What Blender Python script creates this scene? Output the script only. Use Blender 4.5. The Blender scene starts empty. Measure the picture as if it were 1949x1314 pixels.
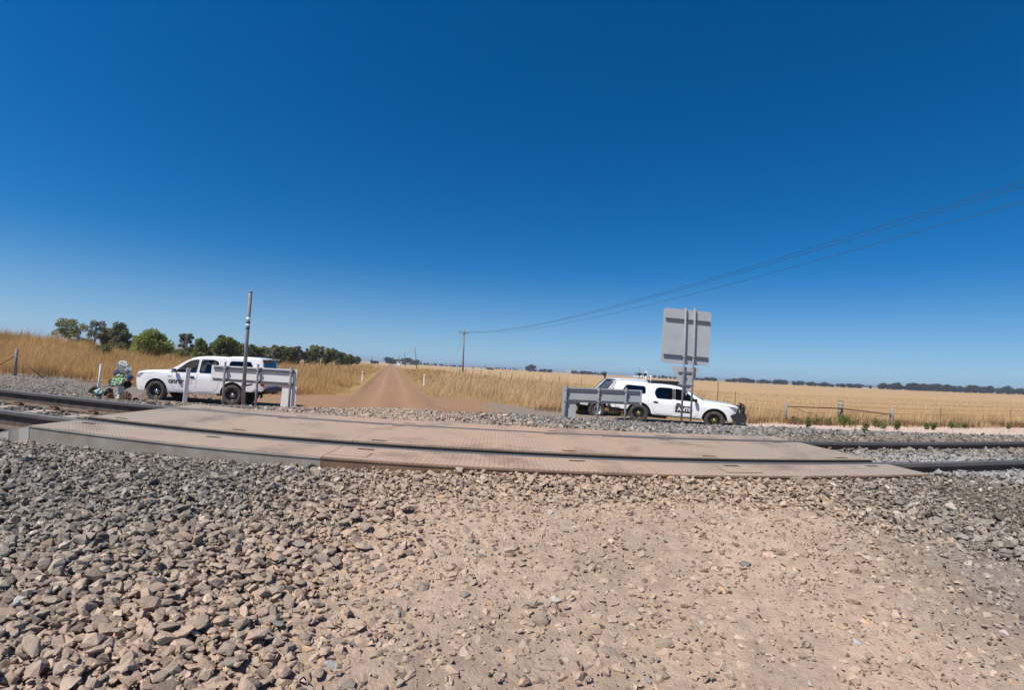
import bpy, bmesh, math, random
import numpy as np
from mathutils import Vector, Matrix
from mathutils.geometry import delaunay_2d_cdt

random.seed(7)
RNG = np.random.default_rng(11)
SC = bpy.context.scene
C = SC.collection
R = math.radians

# ------------------------------------------------------------------ camera
# a phone's ultra-wide lens: r = F * (t + K t^3), pixels of the 1949 x 1314 photograph
W0, H0 = 1949.0, 1314.0
F, K, YAW, PITCH, ROLL = 895.967, 0.2, -0.0292, 0.0516, -0.0557
CZ = 2.0                       # eye height above the plain


def rot(yaw, pitch, roll):
    cy, sy, cp, sp, cr, sr = math.cos(yaw), math.sin(yaw), math.cos(pitch), math.sin(pitch), math.cos(roll), math.sin(roll)
    ry = Matrix(((cr, 0, sr), (0, 1, 0), (-sr, 0, cr)))
    rx = Matrix(((1, 0, 0), (0, cp, -sp), (0, sp, cp)))
    rz = Matrix(((cy, -sy, 0), (sy, cy, 0), (0, 0, 1)))
    return rz @ rx @ ry


CR = rot(YAW, PITCH, ROLL)


def ray(px, py):
    u, v = px - W0 / 2, -(py - H0 / 2)
    r = math.hypot(u, v) / F
    t = r
    for _ in range(30):
        t -= (t + K * t ** 3 - r) / (1 + 3 * K * t * t)
    s = math.sin(t) / max(r * F, 1e-9)
    return CR @ Vector((u * s, math.cos(t), v * s))


def at(px, py, y):
    """the point of the place that lies on a line of sight at depth y beyond the eye"""
    d = ray(px, py)
    return Vector((0, 0, CZ)) + d * (y / d.y)


cam_data = bpy.data.cameras.new('camera')
cam = bpy.data.objects.new('camera', cam_data)
C.objects.link(cam)
cam_data.type = 'PANO'
cam_data.sensor_fit = 'HORIZONTAL'
cam_data.sensor_width = 36.0
cam_data.sensor_height = 36.0 * H0 / W0
cam_data.clip_start = 0.02
cam_data.clip_end = 20000
cset = cam_data if hasattr(cam_data, 'fisheye_polynomial_k0') else cam_data.cycles
cset.panorama_type = 'FISHEYE_LENS_POLYNOMIAL'
cset.fisheye_fov = R(200)
_t = np.linspace(0, 1.15, 400)
_r = F * (_t + K * _t ** 3) * 36.0 / W0
_A = np.stack([_r, _r ** 2, _r ** 3, _r ** 4], 1)
_k = np.linalg.lstsq(_A, _t, rcond=None)[0]
cset.fisheye_polynomial_k0 = 0.0
for _i in range(4):
    setattr(cset, 'fisheye_polynomial_k%d' % (_i + 1), -float(_k[_i]))
right, fwd, up = CR @ Vector((1, 0, 0)), CR @ Vector((0, 1, 0)), CR @ Vector((0, 0, 1))
M = Matrix((right, up, -fwd)).transposed().to_4x4()
M.translation = Vector((0, 0, CZ))
cam.matrix_world = M
SC.camera = cam

# ------------------------------------------------------------------ sky, sun, exposure
SUN_EL = R(56)
SUN_H = Vector((-0.76, -0.65)).normalized()
to_sun = Vector((SUN_H.x * math.cos(SUN_EL), SUN_H.y * math.cos(SUN_EL), math.sin(SUN_EL)))
world = bpy.data.worlds.new('World')
SC.world = world
world.use_nodes = True
wn = world.node_tree
bg = wn.nodes['Background']
sky = wn.nodes.new('ShaderNodeTexSky')
sky.sky_type = 'NISHITA'
sky.sun_disc = False
sky.sun_elevation = SUN_EL
sky.sun_rotation = math.atan2(SUN_H.x, SUN_H.y)
sky.altitude = 0
sky.air_density = 1.0
sky.dust_density = 0.0
sky.ozone_density = 2.0
hsv = wn.nodes.new('ShaderNodeHueSaturation')
hsv.inputs['Saturation'].default_value = 1.62
hsv.inputs['Hue'].default_value = 0.506
# keep the yellow rim of the clear-air model below the skyline
_tc = wn.nodes.new('ShaderNodeTexCoord')
_sx = wn.nodes.new('ShaderNodeSeparateXYZ')
_mz = wn.nodes.new('ShaderNodeMath')
_mz.operation = 'MULTIPLY_ADD'
_mz.inputs[1].default_value = 1.0
_mz.inputs[2].default_value = 0.060
_cx = wn.nodes.new('ShaderNodeCombineXYZ')
_nm = wn.nodes.new('ShaderNodeVectorMath')
_nm.operation = 'NORMALIZE'
wn.links.new(_tc.outputs['Generated'], _sx.inputs[0])
wn.links.new(_sx.outputs[2], _mz.inputs[0])
wn.links.new(_sx.outputs[0], _cx.inputs[0])
wn.links.new(_sx.outputs[1], _cx.inputs[1])
wn.links.new(_mz.outputs[0], _cx.inputs[2])
wn.links.new(_cx.outputs[0], _nm.inputs[0])
wn.links.new(_nm.outputs[0], sky.inputs[0])
wn.links.new(sky.outputs[0], hsv.inputs['Color'])
# pale dusty air low over the plain, the same all round
_ex = wn.nodes.new('ShaderNodeMath')
_ex.operation = 'MULTIPLY'
_ex.inputs[1].default_value = -1 / 0.085
_az = wn.nodes.new('ShaderNodeMath')
_az.operation = 'ABSOLUTE'
_e2 = wn.nodes.new('ShaderNodeMath')
_e2.operation = 'EXPONENT'
_e3 = wn.nodes.new('ShaderNodeMath')
_e3.operation = 'MULTIPLY'
_e3.inputs[1].default_value = 0.85
_hm = wn.nodes.new('ShaderNodeMix')
_hm.data_type = 'RGBA'
_hm.inputs[7].default_value = (2.9, 4.75, 6.9, 1)
wn.links.new(_sx.outputs[2], _az.inputs[0])
wn.links.new(_az.outputs[0], _ex.inputs[0])
wn.links.new(_ex.outputs[0], _e2.inputs[0])
wn.links.new(_e2.outputs[0], _e3.inputs[0])
wn.links.new(_e3.outputs[0], _hm.inputs[0])
wn.links.new(hsv.outputs[0], _hm.inputs[6])
wn.links.new(_hm.outputs[2], bg.inputs[0])
bg.inputs[1].default_value = 0.094
sun_data = bpy.data.lights.new('sun', 'SUN')
sun_data.energy = 5.0
sun_data.angle = R(0.53)
sun_data.color = (1.0, 0.93, 0.81)
sun = bpy.data.objects.new('sun', sun_data)
C.objects.link(sun)
sun.rotation_euler = to_sun.to_track_quat('Z', 'Y').to_euler()
sun.location = (-20, -25, 40)
SC.view_settings.view_transform = 'Standard'
SC.view_settings.look = 'None'
SC.view_settings.exposure = 0.12
SC.view_settings.gamma = 1.0
SC.view_settings.use_curve_mapping = False
SC.render.engine = 'CYCLES'
SC.cycles.max_bounces = 6
SC.cycles.transparent_max_bounces = 8

# ------------------------------------------------------------------ helpers


def tag(o, label=None, cat=None, group=None, kind=None):
    if label: o['label'] = label
    if cat: o['category'] = cat
    if group: o['group'] = group
    if kind: o['kind'] = kind
    return o


def thing(name, label, cat, loc=(0, 0, 0), rz=0.0, group=None):
    o = bpy.data.objects.new(name, None)
    o.empty_display_size = 0.2
    C.objects.link(o)
    o.location = loc
    o.rotation_euler = (0, 0, rz)
    return tag(o, label, cat, group)


def link(name, me, parent=None, loc=(0, 0, 0), rot_=(0, 0, 0)):
    o = bpy.data.objects.new(name, me)
    C.objects.link(o)
    o.location = loc
    o.rotation_euler = rot_
    if parent: o.parent = parent
    return o


class MB:
    """collects shapes and links them as one mesh object"""
    def __init__(self):
        self.v, self.f, self.s = [], [], []

    def add(self, vs, fs, smooth=False, M=None):
        b = len(self.v)
        if M is not None: vs = [M @ Vector(p) for p in vs]
        self.v += [tuple(p) for p in vs]
        self.f += [tuple(b + i for i in f) for f in fs]
        self.s += [smooth] * len(fs)
        return self

    def box(self, c, s, M=None, ch=0.0):
        x, y, z = s[0] / 2, s[1] / 2, s[2] / 2
        if ch <= 0:
            vs = [(c[0] + i * x, c[1] + j * y, c[2] + k * z) for i in (-1, 1) for j in (-1, 1) for k in (-1, 1)]
            fs = [(0, 1, 3, 2), (4, 6, 7, 5), (0, 4, 5, 1), (2, 3, 7, 6), (0, 2, 6, 4), (1, 5, 7, 3)]
            return self.add(vs, fs, False, M)
        bm = bmesh.new()
        bmesh.ops.create_cube(bm, size=1.0)
        bmesh.ops.scale(bm, vec=s, verts=bm.verts)
        bmesh.ops.bevel(bm, geom=bm.edges[:], offset=ch, segments=2, affect='EDGES', profile=0.6)
        bmesh.ops.translate(bm, vec=c, verts=bm.verts)
        bm.verts.index_update()
        self.add([v.co.copy() for v in bm.verts], [[v.index for v in f.verts] for f in bm.faces], False, M)
        bm.free()
        return self

    def tube(self, pts, r, n=8, caps=True, smooth=True, M=None):
        pts = [Vector(p) for p in pts]
        rs = r if isinstance(r, (list, tuple)) else [r] * len(pts)
        vs, fs = [], []
        up0 = None
        for i, p in enumerate(pts):
            d = (pts[min(i + 1, len(pts) - 1)] - pts[max(i - 1, 0)]).normalized()
            if up0 is None:
                up0 = Vector((0, 0, 1)) if abs(d.z) < 0.9 else Vector((1, 0, 0))
            a = d.cross(up0).normalized()
            b = a.cross(d).normalized()
            up0 = b
            for k in range(n):
                t = 2 * math.pi * k / n
                vs.append(p + (a * math.cos(t) + b * math.sin(t)) * rs[i])
        for i in range(len(pts) - 1):
            for k in range(n):
                fs.append((i * n + k, i * n + (k + 1) % n, (i + 1) * n + (k + 1) % n, (i + 1) * n + k))
        self.add(vs, fs, smooth, M)
        if caps:
            b = len(pts) - 1
            self.add(vs[:n], [tuple(range(n))], False, M)
            self.add(vs[b * n:], [tuple(reversed(range(n)))], False, M)
        return self

    def lathe(self, prof, n=32, M=None, smooth=True, closed=False):
        """prof: (radius, height along y) rings about the y axis"""
        vs, fs = [], []
        for r_, h in prof:
            for k in range(n):
                t = 2 * math.pi * k / n
                vs.append((r_ * math.cos(t), h, r_ * math.sin(t)))
        m = len(prof)
        for i in range(m if closed else m - 1):
            j = (i + 1) % m
            for k in range(n):
                fs.append((i * n + k, i * n + (k + 1) % n, j * n + (k + 1) % n, j * n + k))
        return self.add(vs, fs, smooth, M)

    def prism(self, poly, a, b, axis='y', M=None, smooth=False):
        """poly in the plane across the axis, from a to b"""
        def P(p, t):
            return (p[0], t, p[1]) if axis == 'y' else ((t, p[0], p[1]) if axis == 'x' else (p[0], p[1], t))
        n = len(poly)
        vs = [P(p, a) for p in poly] + [P(p, b) for p in poly]
        fs = [tuple(range(n)), tuple(reversed(range(n, 2 * n)))] + [(i, i + n, (i + 1) % n + n, (i + 1) % n) for i in range(n)]
        return self.add(vs, fs, smooth, M)

    def mesh(self, name, mat):
        me = bpy.data.meshes.new(name)
        me.from_pydata(self.v, [], self.f)
        me.polygons.foreach_set('use_smooth', self.s)
        bm = bmesh.new()
        bm.from_mesh(me)
        bmesh.ops.remove_doubles(bm, verts=bm.verts, dist=1e-5)
        bmesh.ops.recalc_face_normals(bm, faces=bm.faces)
        bm.to_mesh(me)
        bm.free()
        if mat: me.materials.append(mat)
        return me

    def build(self, name, mat, parent=None, loc=(0, 0, 0), rot_=(0, 0, 0)):
        return link(name, self.mesh(name, mat), parent, loc, rot_)


def bulk_mesh(name, verts, tris, mat, cols=None, smooth=False):
    """big triangle meshes straight from arrays; cols: one colour per vertex"""
    me = bpy.data.meshes.new(name)
    nv, nf = len(verts), len(tris)
    me.vertices.add(nv)
    me.vertices.foreach_set('co', np.ascontiguousarray(verts, np.float32).ravel())
    k = tris.shape[1]
    me.loops.add(nf * k)
    me.loops.foreach_set('vertex_index', np.ascontiguousarray(tris, np.int32).ravel())
    me.polygons.add(nf)
    me.polygons.foreach_set('loop_start', np.arange(0, nf * k, k, dtype=np.int32))
    me.polygons.foreach_set('loop_total', np.full(nf, k, np.int32))
    me.polygons.foreach_set('use_smooth', np.full(nf, smooth))
    if cols is not None:
        at_ = me.color_attributes.new('Col', 'FLOAT_COLOR', 'POINT')
        c4 = np.ones((nv, 4), np.float32)
        c4[:, :3] = cols
        at_.data.foreach_set('color', c4.ravel())
    me.materials.append(mat)
    me.update()
    me.validate()
    return me


def copy_tree(o, parent=None):
    c = o.copy()
    C.objects.link(c)
    c.parent = parent
    for ch in list(o.children):
        copy_tree(ch, c)
    return c


# smooth value noise for laying out the place
_perm = RNG.random((64, 64, 4))


def vnoise(x, y, ch=0):
    x, y = np.asarray(x, float), np.asarray(y, float)
    xi, yi = np.floor(x).astype(int), np.floor(y).astype(int)
    fx, fy = x - xi, y - yi
    fx, fy = fx * fx * (3 - 2 * fx), fy * fy * (3 - 2 * fy)
    p = _perm[:, :, ch]
    a, b = p[xi % 64, yi % 64], p[(xi + 1) % 64, yi % 64]
    c, d = p[xi % 64, (yi + 1) % 64], p[(xi + 1) % 64, (yi + 1) % 64]
    return (a * (1 - fx) + b * fx) * (1 - fy) + (c * (1 - fx) + d * fx) * fy


def fbm(x, y, ch=0, o=4):
    s, a, t = 0, 0.5, 0
    for i in range(o):
        s = s + a * vnoise(np.asarray(x) * 2 ** i + 7.3 * i, np.asarray(y) * 2 ** i + 3.1 * i, ch)
        t += a
        a *= 0.5
    return s / t


def sstep(a, b, x):
    t = np.clip((np.asarray(x, float) - a) / (b - a), 0, 1)
    return t * t * (3 - 2 * t)


# ------------------------------------------------------------------ materials


def mat(name, col, rough=0.6, metal=0.0, var=0.0, vscale=8.0, bump=0.0, bscale=60.0, attr=False, var2=None, coat=0.0, spec=0.5, objrand=0.0, detail=5.0):
    """principled; var: how far a noise moves the value; var2: a second colour that the noise mixes in (dust, rust, wear); attr: colour from the mesh"""
    m = bpy.data.materials.new(name)
    m.use_nodes = True
    nt = m.node_tree
    b = nt.nodes['Principled BSDF']
    L = nt.links.new
    b.inputs['Roughness'].default_value = rough
    b.inputs['Metallic'].default_value = metal
    b.inputs['Specular IOR Level'].default_value = spec
    b.inputs['Coat Weight'].default_value = coat
    b.inputs['Coat Roughness'].default_value = 0.05
    tc = nt.nodes.new('ShaderNodeTexCoord')
    geo = nt.nodes.new('ShaderNodeNewGeometry')
    pos = geo.outputs['Position']
    if attr:
        a = nt.nodes.new('ShaderNodeAttribute')
        a.attribute_name = 'Col'
        csock = a.outputs['Color']
    else:
        rgb = nt.nodes.new('ShaderNodeRGB')
        rgb.outputs[0].default_value = (*col, 1)
        csock = rgb.outputs[0]
    if var2 is not None:
        n2 = nt.nodes.new('ShaderNodeTexNoise')
        n2.inputs['Scale'].default_value = vscale * 0.6
        n2.inputs['Detail'].default_value = detail + 2
        n2.inputs['Roughness'].default_value = 0.65
        L(pos, n2.inputs['Vector'])
        rp = nt.nodes.new('ShaderNodeMapRange')
        rp.inputs['From Min'].default_value = 0.42
        rp.inputs['From Max'].default_value = 0.68
        rp.inputs['To Max'].default_value = var2[3]
        L(n2.outputs['Fac'], rp.inputs['Value'])
        mx = nt.nodes.new('ShaderNodeMix')
        mx.data_type = 'RGBA'
        L(rp.outputs[0], mx.inputs[0])
        L(csock, mx.inputs[6])
        mx.inputs[7].default_value = (*var2[:3], 1)
        csock = mx.outputs[2]
    if var > 0:
        n = nt.nodes.new('ShaderNodeTexNoise')
        n.inputs['Scale'].default_value = vscale
        n.inputs['Detail'].default_value = detail
        n.inputs['Roughness'].default_value = 0.6
        L(pos, n.inputs['Vector'])
        mr = nt.nodes.new('ShaderNodeMapRange')
        mr.inputs['From Min'].default_value = 0.25
        mr.inputs['From Max'].default_value = 0.75
        mr.inputs['To Min'].default_value = 1 - var
        mr.inputs['To Max'].default_value = 1 + var
        L(n.outputs['Fac'], mr.inputs['Value'])
        val = mr.outputs[0]
        if objrand > 0:
            oi = nt.nodes.new('ShaderNodeObjectInfo')
            m2 = nt.nodes.new('ShaderNodeMapRange')
            m2.inputs['To Min'].default_value = 1 - objrand
            m2.inputs['To Max'].default_value = 1 + objrand
            L(oi.outputs['Random'], m2.inputs['Value'])
            mm = nt.nodes.new('ShaderNodeMath')
            mm.operation = 'MULTIPLY'
            L(val, mm.inputs[0])
            L(m2.outputs[0], mm.inputs[1])
            val = mm.outputs[0]
        vm = nt.nodes.new('ShaderNodeVectorMath')
        vm.operation = 'SCALE'
        L(csock, vm.inputs[0])
        L(val, vm.inputs['Scale'])
        csock = vm.outputs[0]
    L(csock, b.inputs['Base Color'])
    if bump > 0:
        nb = nt.nodes.new('ShaderNodeTexNoise')
        nb.inputs['Scale'].default_value = bscale
        nb.inputs['Detail'].default_value = 6
        nb.inputs['Roughness'].default_value = 0.65
        L(pos, nb.inputs['Vector'])
        bp = nt.nodes.new('ShaderNodeBump')
        bp.inputs['Strength'].default_value = 1.0
        bp.inputs['Distance'].default_value = bump
        L(nb.outputs['Fac'], bp.inputs['Height'])
        L(bp.outputs[0], b.inputs['Normal'])
    return m


def glass(name, tint, trans):
    m = bpy.data.materials.new(name)
    m.use_nodes = True
    nt = m.node_tree
    L = nt.links.new
    out = nt.nodes['Material Output']
    nt.nodes.remove(nt.nodes['Principled BSDF'])
    tr = nt.nodes.new('ShaderNodeBsdfTransparent')
    tr.inputs[0].default_value = (*[c * trans for c in tint], 1)
    gl = nt.nodes.new('ShaderNodeBsdfGlossy')
    gl.inputs['Roughness'].default_value = 0.02
    gl.inputs['Color'].default_value = (0.9, 0.95, 1, 1)
    lw = nt.nodes.new('ShaderNodeLayerWeight')
    lw.inputs[0].default_value = 0.5
    pw = nt.nodes.new('ShaderNodeMath')
    pw.operation = 'POWER'
    pw.inputs[1].default_value = 4.0
    L(lw.outputs['Facing'], pw.inputs[0])
    fr = nt.nodes.new('ShaderNodeMath')
    fr.operation = 'MULTIPLY_ADD'
    fr.inputs[1].default_value = 0.9
    fr.inputs[2].default_value = 0.05
    L(pw.outputs[0], fr.inputs[0])
    mx = nt.nodes.new('ShaderNodeMixShader')
    L(fr.outputs[0], mx.inputs[0])
    L(tr.outputs[0], mx.inputs[1])
    L(gl.outputs[0], mx.inputs[2])
    L(mx.outputs[0], out.inputs['Surface'])
    return m


MT = {}
MT['ground'] = mat('ground_soil', (0.4, 0.3, 0.2), 0.95, var=0.28, vscale=12, bump=0.014, bscale=70, attr=True, spec=0.15, detail=9)
MT['stone'] = mat('crushed_stone', (0.3, 0.27, 0.23), 0.92, var=0.24, vscale=30, bump=0.006, bscale=110, attr=True, spec=0.2, detail=6)
MT['white_paint'] = mat('white_car_paint', (0.80, 0.81, 0.82), 0.28, var=0.03, vscale=2, coat=0.6)
MT['black_plastic'] = mat('black_plastic', (0.018, 0.018, 0.019), 0.5, var=0.2, vscale=12)
MT['dark_inside'] = mat('dark_underbody', (0.02, 0.02, 0.021), 0.8, var=0.25, vscale=10)
MT['rubber'] = mat('dusty_tyre_rubber', (0.045, 0.042, 0.039), 0.85, var=0.25, vscale=14, var2=(0.14, 0.11, 0.085, 0.45), bump=0.004, bscale=40)
MT['rim_black'] = mat('black_steel_wheel', (0.02, 0.02, 0.022), 0.35, metal=0.3, var=0.2, vscale=20)
MT['rim_silver'] = mat('worn_silver_wheel', (0.5, 0.5, 0.49), 0.4, metal=0.7, var=0.2, vscale=20)
MT['chrome'] = mat('bright_metal', (0.75, 0.75, 0.76), 0.2, metal=1.0, var=0.08, vscale=20)
MT['brass'] = mat('brass_hub', (0.55, 0.43, 0.12), 0.35, metal=0.8, var=0.15, vscale=30)
MT['seam'] = mat('panel_gap', (0.10, 0.10, 0.105), 0.8, var=0.1)
MT['glass_clear'] = glass('lightly_tinted_glass', (0.80, 0.86, 0.86), 0.72)
MT['glass_dark'] = glass('dark_tinted_glass', (0.5, 0.55, 0.6), 0.12)
MT['headlight'] = mat('headlight_lens', (0.35, 0.40, 0.46), 0.08, metal=0.5, var=0.5, vscale=25, coat=1.0)
MT['taillight'] = mat('red_tail_lamp', (0.35, 0.015, 0.015), 0.15, var=0.2, vscale=20, coat=0.8)
MT['seat'] = mat('dark_seat_cloth', (0.035, 0.036, 0.04), 0.9, var=0.2, vscale=20)
MT['trim_grey'] = mat('grey_interior_lining', (0.30, 0.30, 0.29), 0.9, var=0.1, vscale=10)
MT['galv'] = mat('galvanised_steel', (0.27, 0.275, 0.285), 0.6, metal=0.0, var=0.14, vscale=9, var2=(0.20, 0.20, 0.21, 0.5), bump=0.0006, bscale=50)
MT['channel'] = mat('grey_channel_steel', (0.13, 0.13, 0.14), 0.6, var=0.15, vscale=9)
MT['alu'] = mat('weathered_aluminium_sheet', (0.76, 0.755, 0.74), 0.5, metal=0.0, var=0.07, vscale=3, var2=(0.70, 0.695, 0.68, 0.5))
MT['alu_dark'] = mat('dull_sign_back_grey', (0.37, 0.375, 0.385), 0.55, metal=0.0, var=0.06, vscale=3, var2=(0.29, 0.30, 0.32, 0.5))
MT['sign_back'] = mat('pale_sign_back', (0.47, 0.475, 0.48), 0.55, var=0.06, vscale=3, var2=(0.42, 0.425, 0.43, 0.5))
MT['white_post'] = mat('white_painted_post', (0.80, 0.80, 0.78), 0.55, var=0.06, vscale=12, var2=(0.60, 0.55, 0.48, 0.22))
MT['blue_band'] = mat('dark_blue_band', (0.02, 0.09, 0.20), 0.5, var=0.1)
MT['rail_top'] = mat('polished_rail_head', (0.12, 0.115, 0.115), 0.5, metal=0.15, var=0.2, vscale=14, var2=(0.13, 0.105, 0.09, 0.55))
MT['rail_side'] = mat('brown_rusty_rail', (0.105, 0.075, 0.060), 0.85, var=0.25, vscale=16, var2=(0.20, 0.145, 0.11, 0.6), bump=0.002, bscale=60)
MT['rust'] = mat('rusty_steel', (0.16, 0.085, 0.05), 0.85, var=0.3, vscale=14, var2=(0.26, 0.17, 0.11, 0.5), bump=0.002, bscale=60)
MT['concrete'] = mat('dusty_concrete', (0.36, 0.30, 0.245), 0.9, var=0.15, vscale=10, var2=(0.25, 0.22, 0.19, 0.5), bump=0.003, bscale=60)
MT['skirt'] = mat('dusty_grey_steel_skirt', (0.33, 0.295, 0.25), 0.75, var=0.12, vscale=7, var2=(0.21, 0.125, 0.075, 0.55), bump=0.0015, bscale=30)
MT['skirt_rust'] = mat('rust_brown_steel_skirt', (0.20, 0.115, 0.068), 0.85, var=0.25, vscale=7, var2=(0.28, 0.19, 0.13, 0.6), bump=0.002, bscale=40)
MT['skirt_sunlit'] = mat('sunlit_skirt_steel', (0.48, 0.45, 0.41), 0.6, metal=0.1, var=0.1, vscale=9)  # paler tone that stands in for sunlight on the end deflectors
MT['rubber_and_slot_shade'] = mat('black_rubber_and_slot_shade', (0.015, 0.014, 0.013), 0.8, var=0.3, vscale=20)  # rubber of the seals, and the painted shade inside the lifting slots
MT['wood_grey'] = mat('weathered_grey_wood', (0.27, 0.245, 0.215), 0.9, var=0.3, vscale=18, bump=0.006, bscale=25)
MT['wood_pole'] = mat('grey_power_pole_timber', (0.22, 0.195, 0.17), 0.9, var=0.2, vscale=6)
MT['wire'] = mat('dull_wire', (0.06, 0.06, 0.065), 0.6, metal=0.4, var=0.1)
MT['fence_wire'] = mat('rusty_fence_wire', (0.16, 0.12, 0.09), 0.7, metal=0.2, var=0.2)
MT['ceramic'] = mat('insulator_ceramic', (0.25, 0.26, 0.28), 0.3, var=0.1)
MT['grass'] = mat('dry_grass', (0.4, 0.25, 0.1), 0.85, var=0.15, vscale=3, attr=True, spec=0.1)
_nt = MT['grass'].node_tree
_tr, _mx = _nt.nodes.new('ShaderNodeBsdfTranslucent'), _nt.nodes.new('ShaderNodeMixShader')
_pb = _nt.nodes['Principled BSDF']
_nt.links.new(_pb.inputs['Base Color'].links[0].from_socket, _tr.inputs[0])
_mx.inputs[0].default_value = 0.4
_nt.links.new(_pb.outputs[0], _mx.inputs[1])
_nt.links.new(_tr.outputs[0], _mx.inputs[2])
_nt.links.new(_mx.outputs[0], _nt.nodes['Material Output'].inputs[0])
MT['leaf'] = mat('leaves', (0.06, 0.09, 0.03), 0.6, var=0.35, vscale=0.9, attr=True, spec=0.3, objrand=0.18)
_nt = MT['leaf'].node_tree
_tr, _mx = _nt.nodes.new('ShaderNodeBsdfTranslucent'), _nt.nodes.new('ShaderNodeMixShader')
_pb = _nt.nodes['Principled BSDF']
_nt.links.new(_pb.inputs['Base Color'].links[0].from_socket, _tr.inputs[0])
_mx.inputs[0].default_value = 0.48
_nt.links.new(_pb.outputs[0], _mx.inputs[1])
_nt.links.new(_tr.outputs[0], _mx.inputs[2])
_nt.links.new(_mx.outputs[0], _nt.nodes['Material Output'].inputs[0])
MT['bark'] = mat('grey_bark', (0.16, 0.135, 0.115), 0.9, var=0.3, vscale=5)
MT['bark_pale'] = mat('pale_gum_bark', (0.42, 0.38, 0.34), 0.85, var=0.3, vscale=5)
MT['letter'] = mat('black_lettering', (0.02, 0.022, 0.024), 0.5, var=0.05)
MT['letter_white'] = mat('white_lettering', (0.75, 0.75, 0.75), 0.5, var=0.05)
MT['letter_grey'] = mat('grey_lettering', (0.42, 0.42, 0.42), 0.5, var=0.05)
MT['placard'] = mat('charcoal_placard', (0.045, 0.045, 0.048), 0.5, var=0.1)
MT['house_white'] = mat('pale_house_wall', (0.62, 0.62, 0.60), 0.8, var=0.06, vscale=1)
MT['house_roof'] = mat('grey_metal_roof', (0.30, 0.31, 0.33), 0.5, var=0.08, vscale=1)
MT['house_dark'] = mat('dark_opening', (0.03, 0.03, 0.033), 0.6, var=0.1)


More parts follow.
